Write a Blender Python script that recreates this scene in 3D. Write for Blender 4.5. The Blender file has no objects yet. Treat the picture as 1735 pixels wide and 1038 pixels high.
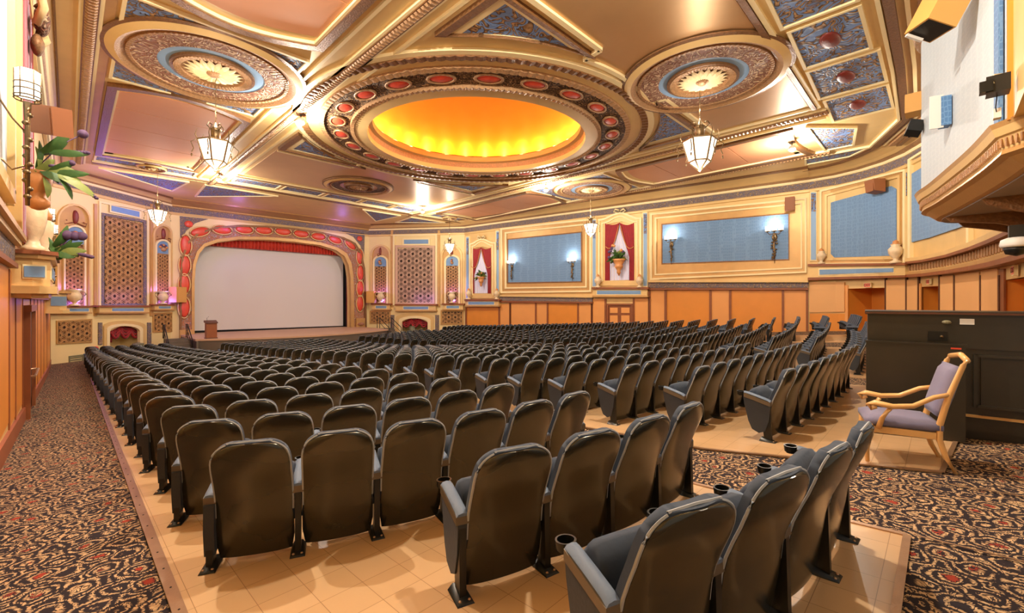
import bpy, math, random
from mathutils import Vector, Matrix
random.seed(7)
scene = bpy.context.scene
COL = scene.collection
R = math.radians
ALPHA = math.atan(752/740.0)
SA, CA = math.sin(ALPHA), math.cos(ALPHA)
# ---------------------------------------------------------------- camera, world, exposure
cam_d = bpy.data.cameras.new('camera'); cam = bpy.data.objects.new('camera', cam_d); COL.objects.link(cam)
cam_d.sensor_width = 36; cam_d.lens = 740/1735*36; cam_d.shift_y = -9/1735.0
cam_d.clip_start = .05; cam_d.clip_end = 200
cam.location = (0, 0, 0); cam.rotation_euler = (R(90), 0, -ALPHA)
scene.camera = cam
world = bpy.data.worlds.new('world'); scene.world = world; world.use_nodes = True
world.node_tree.nodes['Background'].inputs[0].default_value = (1.0, .93, .84, 1)
world.node_tree.nodes['Background'].inputs[1].default_value = .42
scene.view_settings.view_transform = 'Standard'; scene.view_settings.look = 'None'
scene.view_settings.gamma = 1; scene.view_settings.use_curve_mapping = False
scene.view_settings.exposure = 0.22
scene.cycles.max_bounces = 6; scene.cycles.diffuse_bounces = 4; scene.cycles.glossy_bounces = 3
scene.cycles.transmission_bounces = 3; scene.cycles.sample_clamp_indirect = 4

def light(name, loc, power, color, rad=.1, kind='POINT', rot=None, size=None, spot=None):
    d = bpy.data.lights.new(name, kind); d.energy = power; d.color = color
    if kind in ('POINT', 'SPOT'): d.shadow_soft_size = rad
    if kind == 'AREA': d.size = size
    if kind == 'SPOT': d.spot_size = R(spot); d.spot_blend = .6
    o = bpy.data.objects.new(name, d); o.location = loc; COL.objects.link(o)
    if rot: o.rotation_euler = rot
    return o
CZ = 7.6
WARM = (1, .80, .56)
# ---------------------------------------------------------------- colour and materials
def lin(c):
    c = c/255.0
    return c/12.92 if c <= .04045 else ((c+.055)/1.055)**2.4
def rgb(r, g, b): return (lin(r), lin(g), lin(b), 1)
def mat(name, col, rough=.6, metal=0, bump=0, bscale=20, var=0, vscale=3, emit=0, ecol=None, sheen=0, spec=.5, coat=0):
    m = bpy.data.materials.new(name); m.use_nodes = True; nt = m.node_tree; b = nt.nodes['Principled BSDF']
    b.inputs['Base Color'].default_value = col; b.inputs['Roughness'].default_value = rough
    b.inputs['Metallic'].default_value = metal; b.inputs['Specular IOR Level'].default_value = spec
    if sheen: b.inputs['Sheen Weight'].default_value = sheen; b.inputs['Sheen Roughness'].default_value = .4; b.inputs['Sheen Tint'].default_value = (.6, .7, .85, 1)
    if coat: b.inputs['Coat Weight'].default_value = coat; b.inputs['Coat Roughness'].default_value = .15
    if emit: b.inputs['Emission Color'].default_value = ecol or col; b.inputs['Emission Strength'].default_value = emit
    if var or bump:
        tc = nt.nodes.new('ShaderNodeTexCoord')
    if var:
        n = nt.nodes.new('ShaderNodeTexNoise'); n.inputs['Scale'].default_value = vscale; n.inputs['Detail'].default_value = 5
        nt.links.new(tc.outputs['Object'], n.inputs['Vector'])
        mx = nt.nodes.new('ShaderNodeMix'); mx.data_type = 'RGBA'
        mx.inputs[6].default_value = tuple(max(0, c*(1-var)) for c in col[:3])+(1,); mx.inputs[7].default_value = tuple(min(1, c*(1+var)) for c in col[:3])+(1,)
        nt.links.new(n.outputs['Fac'], mx.inputs[0]); nt.links.new(mx.outputs[2], b.inputs['Base Color'])
    if bump:
        n2 = nt.nodes.new('ShaderNodeTexNoise'); n2.inputs['Scale'].default_value = bscale; n2.inputs['Detail'].default_value = 4
        nt.links.new(tc.outputs['Object'], n2.inputs['Vector'])
        bp = nt.nodes.new('ShaderNodeBump'); bp.inputs['Strength'].default_value = bump; bp.inputs['Distance'].default_value = .02
        nt.links.new(n2.outputs['Fac'], bp.inputs['Height']); nt.links.new(bp.outputs[0], b.inputs['Normal'])
    return m
def ornament(name, bg, fg, fg2, scale=2.6, metal=.0):
    """painted plaster scrollwork: raised curls of one colour over a flat ground of another"""
    m = bpy.data.materials.new(name); m.use_nodes = True; nt = m.node_tree; b = nt.nodes['Principled BSDF']
    tc = nt.nodes.new('ShaderNodeTexCoord')
    n = nt.nodes.new('ShaderNodeTexNoise'); n.inputs['Scale'].default_value = scale*.7; n.inputs['Detail'].default_value = 1.5; n.inputs['Distortion'].default_value = 1.3
    nt.links.new(tc.outputs['Object'], n.inputs['Vector'])
    ml = nt.nodes.new('ShaderNodeMath'); ml.operation = 'MULTIPLY'; ml.inputs[1].default_value = 42
    nt.links.new(n.outputs['Fac'], ml.inputs[0])
    sn = nt.nodes.new('ShaderNodeMath'); sn.operation = 'SINE'; nt.links.new(ml.outputs[0], sn.inputs[0])
    v = nt.nodes.new('ShaderNodeTexVoronoi'); v.inputs['Scale'].default_value = scale*2.2
    nt.links.new(tc.outputs['Object'], v.inputs['Vector'])
    ad = nt.nodes.new('ShaderNodeMath'); ad.operation = 'ADD'; nt.links.new(sn.outputs[0], ad.inputs[0])
    mv = nt.nodes.new('ShaderNodeMath'); mv.operation = 'MULTIPLY'; mv.inputs[1].default_value = -1.2
    nt.links.new(v.outputs['Distance'], mv.inputs[0]); nt.links.new(mv.outputs[0], ad.inputs[1])
    cr = nt.nodes.new('ShaderNodeValToRGB'); e = cr.color_ramp.elements
    mr = nt.nodes.new('ShaderNodeMapRange'); mr.inputs[1].default_value = -1.6; mr.inputs[2].default_value = 1
    nt.links.new(ad.outputs[0], mr.inputs[0]); nt.links.new(mr.outputs[0], cr.inputs[0])
    e[0].position = .30; e[0].color = bg; e[1].position = .46; e[1].color = tuple(c*.25 for c in fg[:3])+(1,)
    x = e.new(.62); x.color = fg; x = e.new(.9); x.color = fg2
    nt.links.new(cr.outputs[0], b.inputs['Base Color'])
    bp = nt.nodes.new('ShaderNodeBump'); bp.inputs['Strength'].default_value = .6; bp.inputs['Distance'].default_value = .05
    nt.links.new(mr.outputs[0], bp.inputs['Height']); nt.links.new(bp.outputs[0], b.inputs['Normal'])
    b.inputs['Roughness'].default_value = .6; b.inputs['Metallic'].default_value = metal; b.inputs['Specular IOR Level'].default_value = .25
    return m
M = {}
M['gold'] = mat('gold_paint', rgb(224, 188, 124), .45, .15, .1, 30, .10, 1.5)
M['gold_dark'] = mat('dull_gold', rgb(196, 152, 92), .4, .3, .15, 30, .15, 2)
M['cream'] = mat('cream_plaster', rgb(238, 212, 152), .6, 0, .06, 40, .05, 1)
M['ivory'] = mat('ivory_moulding', rgb(244, 222, 168), .55, 0, .05, 40, .05, 3)
M['copper'] = mat('copper_gold_ceiling', rgb(202, 160, 110), .33, .5, .05, 6, .14, .6)
M['salmon'] = mat('salmon_board', rgb(214, 148, 102), .6, 0, .03, 10, .05, 1)
M['bronze'] = mat('bronze_moulding', rgb(128, 88, 52), .4, .4, .8, 26, .5, 14)
M['bronze_light'] = mat('worn_bronze', rgb(176, 134, 92), .45, .3, .8, 26, .5, 14)
M['orn_blue'] = ornament('blue_scrollwork', rgb(118, 144, 190), rgb(124, 92, 64), rgb(196, 158, 114))
M['orn_bronze'] = ornament('bronze_scrollwork', rgb(70, 48, 34), rgb(125, 92, 62), rgb(205, 168, 120), 5)
M['orn_pink'] = ornament('pink_and_gilt_scrollwork', rgb(150, 104, 84), rgb(176, 138, 108), rgb(240, 214, 176), 3.6)
M['orn_frieze'] = ornament('grey_frieze_scrollwork', rgb(118, 112, 128), rgb(150, 120, 88), rgb(196, 170, 130), 7)
M['orn_pros'] = ornament('proscenium_scrollwork', rgb(186, 120, 90), rgb(196, 150, 92), rgb(150, 175, 200), 6)
M['sky'] = mat('pale_blue_paint', rgb(140, 172, 205), .6)
M['plaque'] = mat('plaque_blue', rgb(118, 152, 188), .5, 0, .1, 60, .1, 8)
M['orange'] = mat('orange_wainscot_panel', rgb(224, 142, 52), .42, 0, .05, 12, .10, 1.2)
M['orange_light'] = mat('light_orange_panel', rgb(232, 160, 88), .45, 0, .05, 12, .06, 1.2)
M['tan_panel'] = mat('tan_panel', rgb(228, 172, 110), .6, 0, .03, 12, .05, .8)
M['brown'] = mat('brown_wood_trim', rgb(138, 78, 42), .45, 0, .1, 30, .2, 4)
M['brown_dark'] = mat('dark_wood', rgb(84, 48, 30), .45, 0, .1, 30, .2, 4)
M['box_brown'] = mat('speaker_brown', rgb(148, 92, 56), .6)
M['ochre_box'] = mat('ochre_speaker', rgb(214, 160, 84), .6)
M['black'] = mat('black_plastic', rgb(20, 20, 20), .4)
M['white'] = mat('white_plastic', rgb(225, 222, 215), .5)
M['red'] = mat('red_cloth', rgb(150, 22, 28), .7, 0, .2, 30, .25, 6, sheen=.4)
M['red_cart'] = mat('red_cartouche', rgb(214, 74, 48), .4, 0, .1, 20, .12, 5)
M['red_dark'] = mat('dark_red_cartouche', rgb(120, 40, 32), .5, 0, .2, 20, .2, 5)
M['sheer'] = mat('sheer_curtain', rgb(214, 212, 232), .8, 0, .1, 20)
M['screen'] = mat('screen_white', rgb(214, 210, 206), .9)
M['screen_black'] = mat('black_masking', rgb(14, 13, 13), .9)
M['stagefloor'] = mat('stage_boards', rgb(196, 158, 128), .5, 0, .05, 20, .1, 1)
M['stagefront'] = mat('stage_front', rgb(96, 84, 72), .6, 0, .1, 20, .15, 2)
M['lattice'] = mat('lattice_gilt', rgb(200, 152, 96), .5, .1, .1, 30, .1, 4)
M['lattice_back'] = mat('lattice_dark_cloth', rgb(58, 36, 26), .9)
M['grille_pale'] = mat('pale_grille', rgb(206, 168, 140), .5, 0, .1, 30, .1, 4)
M['metal_strip'] = mat('aluminium_edge', rgb(176, 140, 108), .35, .6, .1, 60, .1, 10)
M['chain'] = mat('aged_brass', rgb(122, 100, 70), .35, .8, .2, 40, .2, 10)
M['glass_lamp'] = mat('lit_lantern_glass', rgb(255, 244, 225), .4, emit=1.6, ecol=(1, .9, .74, 1))
M['sconce_glass'] = mat('lit_sconce_glass', rgb(255, 246, 230), .4, emit=2.2, ecol=(1, .93, .8, 1))
M['bulb'] = mat('bare_bulb', rgb(255, 250, 240), .4, emit=120, ecol=(1, .95, .85, 1))
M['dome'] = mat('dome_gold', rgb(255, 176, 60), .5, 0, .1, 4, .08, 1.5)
M['green'] = mat('leaf_green', rgb(60, 96, 40), .5, 0, .1, 30, .4, 8)
M['green_light'] = mat('pale_leaf', rgb(128, 142, 70), .5, 0, .1, 30, .3, 8)
M['purple'] = mat('purple_flower', rgb(86, 62, 96), .7, 0, .3, 40, .3, 20)
M['terra'] = mat('gilt_terracotta', rgb(206, 138, 78), .45, .1, .3, 18, .25, 8)
M['marble'] = mat('cream_urn', rgb(226, 200, 160), .4, 0, .4, 14, .3, 5)
M['grey_soffit'] = mat('grey_soffit', rgb(150, 134, 124), .7, 0, .05, 20, .08, 2)
M['wood_chair'] = mat('honey_wood', rgb(224, 172, 104), .38, 0, .05, 30, .12, 6, coat=.3)
M['lilac'] = mat('lilac_upholstery', rgb(120, 116, 142), .8, 0, .1, 60, .06, 8, sheen=.2)
M['organ'] = mat('black_lacquer', rgb(40, 36, 28), .32, 0, .06, 8, .4, 3, spec=.6)
M['vent'] = mat('grey_vent', rgb(120, 116, 88), .6)
M['exit'] = mat('exit_sign_pink', rgb(226, 120, 90), .5)
M['skirt'] = mat('skirting_brown', rgb(150, 84, 50), .5, 0, .05, 20, .1, 4)
M['cush'] = mat('dark_blue_velvet', rgb(35, 48, 66), .8, 0, .1, 30, .25, 9, sheen=.22)
M['arm_pad'] = mat('blue_grey_arm_pad', rgb(92, 108, 130), .6, 0, .1, 60, .1, 9, sheen=.2)
M['arm_side'] = mat('taupe_plastic', rgb(96, 84, 68), .4, .1)
M['steel_black'] = mat('black_steel', rgb(26, 26, 24), .35, .3)
M['shell'] = mat('black_bronze_shell', rgb(62, 58, 45), .21, .5, .02, 5, .2, 2, spec=.8)
M['lit_piping'] = mat('lit_grey_piping', rgb(156, 160, 164), .6)  # trim colour paled to imitate light caught on the cushion tops
M['side_panel'] = mat('charcoal_end_panel', rgb(36, 41, 48), .65, 0, .1, 40, .2, 6, sheen=.12)

def fabric(name, c1, c2, scale):
    m = bpy.data.materials.new(name); m.use_nodes = True; nt = m.node_tree; b = nt.nodes['Principled BSDF']
    tc = nt.nodes.new('ShaderNodeTexCoord'); mp = nt.nodes.new('ShaderNodeMapping'); mp.inputs['Scale'].default_value = (scale, scale, scale*.55)
    nt.links.new(tc.outputs['Object'], mp.inputs[0])
    v = nt.nodes.new('ShaderNodeTexVoronoi'); v.feature = 'DISTANCE_TO_EDGE'; v.inputs['Randomness'].default_value = .35; v.inputs['Scale'].default_value = 1
    nt.links.new(mp.outputs[0], v.inputs['Vector'])
    cr = nt.nodes.new('ShaderNodeValToRGB'); cr.color_ramp.elements[0].position = .06; cr.color_ramp.elements[0].color = c2
    cr.color_ramp.elements[1].position = .14; cr.color_ramp.elements[1].color = c1
    nt.links.new(v.outputs['Distance'], cr.inputs[0]); nt.links.new(cr.outputs[0], b.inputs['Base Color']); b.inputs['Roughness'].default_value = .7
    b.inputs['Sheen Weight'].default_value = .2
    return m
M['damask'] = fabric('blue_damask', rgb(104, 138, 176), rgb(116, 150, 186), 9)
M['damask_pale'] = fabric('pale_blue_damask', rgb(188, 200, 208), rgb(198, 208, 214), 16)
M['damask_strip'] = fabric('strong_blue_damask', rgb(78, 122, 172), rgb(104, 146, 190), 16)

def carpet_mat():
    m = bpy.data.materials.new('floral_carpet'); m.use_nodes = True; nt = m.node_tree; b = nt.nodes['Principled BSDF']; L = nt.links.new
    def N(t): return nt.nodes.new(t)
    def math_(op, a, bb=None, c=None):
        n = N('ShaderNodeMath'); n.operation = op
        for i, x in enumerate((a, bb, c)):
            if x is None: continue
            if isinstance(x, (int, float)): n.inputs[i].default_value = x
            else: L(x, n.inputs[i])
        return n.outputs[0]
    tc = N('ShaderNodeTexCoord'); mp = N('ShaderNodeMapping'); mp.inputs['Scale'].default_value = (3.9, 3.9, .01); mp.inputs['Rotation'].default_value = (0, 0, R(38))
    L(tc.outputs['Object'], mp.inputs[0])
    nz = N('ShaderNodeTexNoise'); nz.inputs['Scale'].default_value = 1.6; nz.inputs['Detail'].default_value = 1
    L(mp.outputs[0], nz.inputs['Vector'])
    sub = N('ShaderNodeVectorMath'); sub.operation = 'SUBTRACT'; L(nz.outputs['Color'], sub.inputs[0]); sub.inputs[1].default_value = (.5, .5, .5)
    sc = N('ShaderNodeVectorMath'); sc.operation = 'SCALE'; L(sub.outputs[0], sc.inputs[0]); sc.inputs['Scale'].default_value = .45
    ad = N('ShaderNodeVectorMath'); ad.operation = 'ADD'; L(mp.outputs[0], ad.inputs[0]); L(sc.outputs[0], ad.inputs[1])
    v = N('ShaderNodeTexVoronoi'); v.inputs['Randomness'].default_value = .35; v.inputs['Scale'].default_value = 1; L(ad.outputs[0], v.inputs['Vector'])
    # gold scroll rings round each flower, broken by a noise
    rings = math_('SINE', math_('MULTIPLY', v.outputs['Distance'], 34))
    n2 = N('ShaderNodeTexNoise'); n2.inputs['Scale'].default_value = 3.2; n2.inputs['Detail'].default_value = 1; n2.inputs['Distortion'].default_value = 1.5; L(mp.outputs[0], n2.inputs['Vector'])
    curl = math_('SINE', math_('MULTIPLY', n2.outputs['Fac'], 34))
    n3_ = N('ShaderNodeTexNoise'); n3_.inputs['Scale'].default_value = 9; L(mp.outputs[0], n3_.inputs['Vector']); n3 = n3_.outputs['Fac']
    sm = N('ShaderNodeMapRange'); sm.inputs[1].default_value = .2; sm.inputs[2].default_value = .75; L(math_('ADD', math_('MULTIPLY', rings, .8), math_('MULTIPLY', curl, .6)), sm.inputs[0]); gold = sm.outputs[0]
    red = math_('LESS_THAN', math_('ADD', v.outputs['Distance'], math_('MULTIPLY', curl, .05)), .15)
    def mix(f, a, c):
        n = N('ShaderNodeMix'); n.data_type = 'RGBA'; L(f, n.inputs[0])
        for i, x in ((6, a), (7, c)):
            if isinstance(x, tuple): n.inputs[i].default_value = x
            else: L(x, n.inputs[i])
        return n.outputs[2]
    c0 = mix(gold, rgb(44, 38, 42), mix(n3, rgb(150, 112, 78), rgb(222, 190, 146)))
    c1 = mix(red, c0, rgb(146, 58, 44))
    L(c1, b.inputs['Base Color']); b.inputs['Roughness'].default_value = .95; b.inputs['Specular IOR Level'].default_value = .1
    return m
M['carpet'] = carpet_mat()
def lino_mat():
    m = mat('tan_linoleum', rgb(206, 168, 124), .3, 0, .03, 8, .10, .9, spec=.5)
    nt = m.node_tree; b = nt.nodes['Principled BSDF']
    tc = nt.nodes.new('ShaderNodeTexCoord'); br = nt.nodes.new('ShaderNodeTexBrick'); br.inputs['Scale'].default_value = 1; br.offset = 0
    br.inputs['Brick Width'].default_value = .3; br.inputs['Row Height'].default_value = .3; br.inputs['Mortar Size'].default_value = .0022
    nt.links.new(tc.outputs['Object'], br.inputs['Vector'])
    old = b.inputs['Base Color'].links[0].from_socket
    mx = nt.nodes.new('ShaderNodeMix'); mx.data_type = 'RGBA'; mx.blend_type = 'MULTIPLY'; mx.inputs[0].default_value = 1
    br.inputs['Color1'].default_value = (1, 1, 1, 1); br.inputs['Color2'].default_value = (.93, .92, .9, 1); br.inputs['Mortar'].default_value = (.5, .42, .34, 1)
    nt.links.new(old, mx.inputs[6]); nt.links.new(br.outputs['Color'], mx.inputs[7]); nt.links.new(mx.outputs[2], b.inputs['Base Color'])
    return m
M['lino'] = lino_mat()

# ---------------------------------------------------------------- mesh helpers
class MB:
    def __init__(s): s.v = []; s.f = []; s.m = []; s.mats = []
    def mi(s, m):
        if m not in s.mats: s.mats.append(m)
        return s.mats.index(m)
    def add(s, vs, fs, m=None):
        o = len(s.v); s.v.extend(tuple(p) for p in vs); k = s.mi(m) if m else 0
        for f in fs: s.f.append(tuple(i+o for i in f)); s.m.append(k)
        return s
    def box(s, c, d, m=None, rz=0, tz=0):
        """box centre c, full size d, turned rz about z"""
        hx, hy, hz = d[0]/2, d[1]/2, d[2]/2; cs, sn = math.cos(rz), math.sin(rz); vs = []
        for z in (-hz, hz):
            for x, y in ((-hx, -hy), (hx, -hy), (hx, hy), (-hx, hy)):
                vs.append((c[0]+x*cs-y*sn, c[1]+x*sn+y*cs, c[2]+z))
        return s.add(vs, [(3, 2, 1, 0), (4, 5, 6, 7), (0, 1, 5, 4), (1, 2, 6, 5), (2, 3, 7, 6), (3, 0, 4, 7)], m)
    def hexa(s, p, m=None):
        """8 points: 4 bottom ring, 4 top ring"""
        return s.add(p, [(3, 2, 1, 0), (4, 5, 6, 7), (0, 1, 5, 4), (1, 2, 6, 5), (2, 3, 7, 6), (3, 0, 4, 7)], m)
    def prism(s, pts, z0, z1, m=None):
        n = len(pts); vs = [(p[0], p[1], z0) for p in pts]+[(p[0], p[1], z1) for p in pts]
        return s.add(vs, [tuple(range(n-1, -1, -1)), tuple(range(n, 2*n))]+[(i, (i+1) % n, n+(i+1) % n, n+i) for i in range(n)], m)
    def bar(s, a, b, w, h=None, m=None, up=(0, 0, 1)):
        a = Vector(a); b = Vector(b); d = b-a
        if d.length < 1e-6: return s
        d.normalize(); u = Vector(up)
        if abs(d.dot(u)) > .98: u = Vector((1, 0, 0))
        x = d.cross(u).normalized(); y = x.cross(d); h = h or w
        q = [x*(w/2)*i+y*(h/2)*j for i, j in ((-1, -1), (1, -1), (1, 1), (-1, 1))]
        return s.add([a+k for k in q]+[b+k for k in q], [(3, 2, 1, 0), (4, 5, 6, 7), (0, 1, 5, 4), (1, 2, 6, 5), (2, 3, 7, 6), (3, 0, 4, 7)], m)
    def tube(s, pts, r, n=6, m=None, closed=False):
        pts = [Vector(p) for p in pts]; k = len(pts); vs = []; fs = []
        rr = r if isinstance(r, (list, tuple)) else [r]*k
        for i, p in enumerate(pts):
            a = pts[(i-1) % k] if (closed or i) else p; c = pts[(i+1) % k] if (closed or i < k-1) else p
            d = (c-a).normalized(); u = Vector((0, 0, 1)) if abs(d.z) < .9 else Vector((1, 0, 0))
            x = d.cross(u).normalized(); y = x.cross(d)
            for j in range(n):
                t = 2*math.pi*j/n; vs.append(p+x*math.cos(t)*rr[i]+y*math.sin(t)*rr[i])
        for i in range(k if closed else k-1):
            for j in range(n):
                a, b2 = i*n+j, i*n+(j+1) % n; c, d2 = ((i+1) % k)*n+(j+1) % n, ((i+1) % k)*n+j
                fs.append((a, b2, c, d2))
        if not closed: fs += [tuple(range(n-1, -1, -1)), tuple(range((k-1)*n, k*n))]
        return s.add(vs, fs, m)
    def lathe(s, prof, c=(0, 0, 0), n=16, m=None, sx=1, sy=1, a0=0, mod=None):
        """prof: (r, z) list; mod(i,t) scales r"""
        vs = []; fs = []; k = len(prof)
        for i, (r, z) in enumerate(prof):
            for j in range(n):
                t = a0+2*math.pi*j/n; q = r*(mod(i, t) if mod else 1)
                vs.append((c[0]+q*math.cos(t)*sx, c[1]+q*math.sin(t)*sy, c[2]+z))
        for i in range(k-1):
            for j in range(n): fs.append((i*n+j, i*n+(j+1) % n, (i+1)*n+(j+1) % n, (i+1)*n+j))
        if prof[0][0] > 1e-5: fs.append(tuple(range(n-1, -1, -1)))
        if prof[-1][0] > 1e-5: fs.append(tuple(range((k-1)*n, k*n)))
        return s.add(vs, fs, m)
    def ell(s, c, r, m=None, n=8, k=5):
        prof = [(math.sin(math.pi*i/k)+1e-4*(i in (0, k)), -math.cos(math.pi*i/k)) for i in range(k+1)]
        vs = []; fs = []
        for pr, pz in prof:
            for j in range(n):
                t = 2*math.pi*j/n; vs.append((c[0]+pr*math.cos(t)*r[0], c[1]+pr*math.sin(t)*r[1], c[2]+pz*r[2]))
        for i in range(k):
            for j in range(n): fs.append((i*n+j, i*n+(j+1) % n, (i+1)*n+(j+1) % n, (i+1)*n+j))
        return s.add(vs, fs, m)
    def ring(s, c, prof, n=96, m=None, ex=1, ey=1, ea=0, teeth=0, amp=0):
        """closed profile swept about a vertical axis: prof (r, z) loop"""
        vs = []; fs = []; k = len(prof); ca, sa = math.cos(ea), math.sin(ea)
        for i, (r, z) in enumerate(prof):
            for j in range(n):
                t = 2*math.pi*j/n; q = z-(amp*abs(math.sin(teeth*t/2)) if teeth and i in (1, 2) else 0)
                x = r*math.cos(t)*ex; y = r*math.sin(t)*ey
                vs.append((c[0]+x*ca-y*sa, c[1]+x*sa+y*ca, c[2]+q))
        for i in range(k):
            a = i*n; b = ((i+1) % k)*n
            for j in range(n): fs.append((a+j, a+(j+1) % n, b+(j+1) % n, b+j))
        return s.add(vs, fs, m)
    def build(s, name, m=None, parent=None, smooth=False, loc=None):
        me = bpy.data.meshes.new(name); me.from_pydata(s.v, [], s.f)
        if m: me.materials.append(m)
        for q in s.mats: me.materials.append(q)
        if s.mats:
            off = 1 if m else 0
            me.polygons.foreach_set('material_index', [i+off for i in s.m])
        if smooth: me.polygons.foreach_set('use_smooth', [True]*len(me.polygons))
        me.update()
        o = bpy.data.objects.new(name, me); COL.objects.link(o)
        if parent is not None: o.parent = parent
        if loc: o.location = loc
        return o
def smooth_angle(o, deg=40):
    me = o.data; me.polygons.foreach_set('use_smooth', [True]*len(me.polygons))
    try: me.set_sharp_from_angle(angle=R(deg))
    except Exception: pass
    return o
def tag(o, label=None, cat=None, group=None, kind=None):
    if label: o['label'] = label
    if cat: o['category'] = cat
    if group: o['group'] = group
    if kind: o['kind'] = kind
    return o
def empty(name, loc=(0, 0, 0), rz=0):
    o = bpy.data.objects.new(name, None); o.location = loc; o.rotation_euler = (0, 0, rz); o.empty_display_size = .1; COL.objects.link(o); return o
def thing(name, label, cat, loc=(0, 0, 0), rz=0, group=None):
    return tag(empty(name, loc, rz), label, cat, group)
KIDS = {}
def children(o): return [c for c in bpy.data.objects if c.parent == o]

# ---------------------------------------------------------------- geometry of the place
def ray(u, v):
    a = (u-867)/740.0; return (SA+a*CA, CA-a*SA, (510-v)/740.0)
def at_z(u, v, z):
    d = ray(u, v); t = z/d[2]; return (d[0]*t, d[1]*t, z)
def at_y(u, v, y):
    d = ray(u, v); t = y/d[1]; return (d[0]*t, y, d[2]*t)
def sstep(a, b, x):
    t = min(1, max(0, (x-a)/(b-a))); return t*t*(3-2*t)
def fz(x, y):
    """height of the raked floor (the eye is at 0)"""
    yy = max(y, -1.0)
    base = -1.9-.053*min(yy, 30)-.02*max(0, yy-30)
    up = sstep(14, 26, x)*(.30+.2*math.exp(-max(y, 0)/6))
    dip = -.33*math.exp(-((y-20)/8.0)**2)*math.exp(-((x-13.6)/6.0)**2)
    return base+up+dip
RW0 = (27.4, 33.5); RW1 = (31.4, 5.7)
REAR = [(31.4, 5.7), (31.35, 4.4), (30.9, 3.2), (30.1, 2.1), (29, 1.2), (27.4, .4), (25.2, -.4), (22.4, -1.1), (19.5, -1.5), (16, -1.75), (12, -1.9), (7.5, -2.0)]
class Wall:
    def __init__(s, pts, inside=(13, 16)):
        s.p = pts; s.n = []
        for (x0, y0), (x1, y1) in zip(pts, pts[1:]):
            L = math.hypot(x1-x0, y1-y0); nx, ny = -(y1-y0)/L, (x1-x0)/L
            if (inside[0]-x0)*nx+(inside[1]-y0)*ny < 0: nx, ny = -nx, -ny
            s.n.append((nx, ny))
    def vn(s, i):
        """miter normal at vertex i"""
        a = s.n[max(0, i-1)]; b = s.n[min(len(s.n)-1, i)]
        x, y = a[0]+b[0], a[1]+b[1]; L = math.hypot(x, y); x /= L; y /= L
        k = 1/max(.3, x*a[0]+y*a[1]); return x*k, y*k
    def off(s, o): return [(p[0]+s.vn(i)[0]*o, p[1]+s.vn(i)[1]*o) for i, p in enumerate(s.p)]
    def hit(s, u, o=0):
        d = ray(u, 510); q = s.off(o); best = None
        for i in range(len(q)-1):
            (x0, y0), (x1, y1) = q[i], q[i+1]; ex, ey = x1-x0, y1-y0
            den = d[0]*ey-d[1]*ex
            if abs(den) < 1e-9: continue
            t = (x0*ey-y0*ex)/den; w = ((x0*d[1]-y0*d[0])/den)
            lo = -.25 if i == 0 else -1e-6; hi = 1.25 if i == len(q)-2 else 1+1e-6
            if t > 0 and lo <= w <= hi and (best is None or t < best[0]): best = (t, i)
        if best is None: raise ValueError('no hit %s' % u)
        t, i = best; return d[0]*t, d[1]*t, t, i
    def P(s, u, v, o=0):
        x, y, t, i = s.hit(u, o); return (x, y, (510-v)/740.0*t)
W_R = Wall([RW0, RW1]); W_B = Wall(REAR)
W_SL = Wall([(-.7, 36.3), (5.9, 42)]); W_SR = Wall([(21.2, 42), (27.4, 33.5)])
W_RB = Wall([RW0]+REAR)
W_L = Wall([(-.72, -3), (-.7, 36.3)])

def slab(mb, W, cols, o0, o1, m=None, back=False, du=14):
    """raised slab on a wall: cols = (u, v_top, v_bottom), standing from offset o0 to o1"""
    cc = []
    for (u0, a0, b0), (u1, a1, b1) in zip(cols, cols[1:]):
        n = max(1, int(abs(u1-u0)/du)) if len(W.p) > 2 else 1
        for k in range(n): f = k/n; cc.append((u0+(u1-u0)*f, a0+(a1-a0)*f, b0+(b1-b0)*f))
    cc.append(cols[-1]); vs = []
    for u, vt, vb in cc:
        x, y, t, i = W.hit(u, o1); nx, ny = W.n[i]; zt, zb = (510-vt)/740*t, (510-vb)/740*t; d = o1-o0
        vs += [(x, y, zt), (x, y, zb), (x-nx*d, y-ny*d, zt), (x-nx*d, y-ny*d, zb)]
    fs = []
    for k in range(len(cc)-1):
        a, b = 4*k, 4*k+4
        fs += [(a, a+1, b+1, b), (a+2, a, b, b+2), (a+1, a+3, b+3, b+1)]
        if back: fs.append((a+3, a+2, b+2, b+3))
    e = 4*(len(cc)-1); fs += [(0, 2, 3, 1), (e, e+1, e+3, e+2)]
    return mb.add(vs, fs, m)
def rail(mb, W, pts, h, o0, o1, m=None): return slab(mb, W, [(u, v-h/2, v+h/2) for u, v in pts], o0, o1, m)
def frame(mb, W, u0, t0, b0, u1, t1, b1, w, o0, o1, m=None, wu=None):
    wu = wu or w
    def lt(u): return t0+(t1-t0)*(u-u0)/(u1-u0)
    def lb(u): return b0+(b1-b0)*(u-u0)/(u1-u0)
    slab(mb, W, [(u0, t0, t0+w), (u1, t1, t1+w)], o0, o1, m); slab(mb, W, [(u0, b0-w, b0), (u1, b1-w, b1)], o0, o1, m)
    slab(mb, W, [(u0, t0+w, b0-w), (u0+wu, lt(u0+wu)+w, lb(u0+wu)-w)], o0, o1, m)
    return slab(mb, W, [(u1-wu, lt(u1-wu)+w, lb(u1-wu)-w), (u1, t1+w, b1-w)], o0, o1, m)
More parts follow.
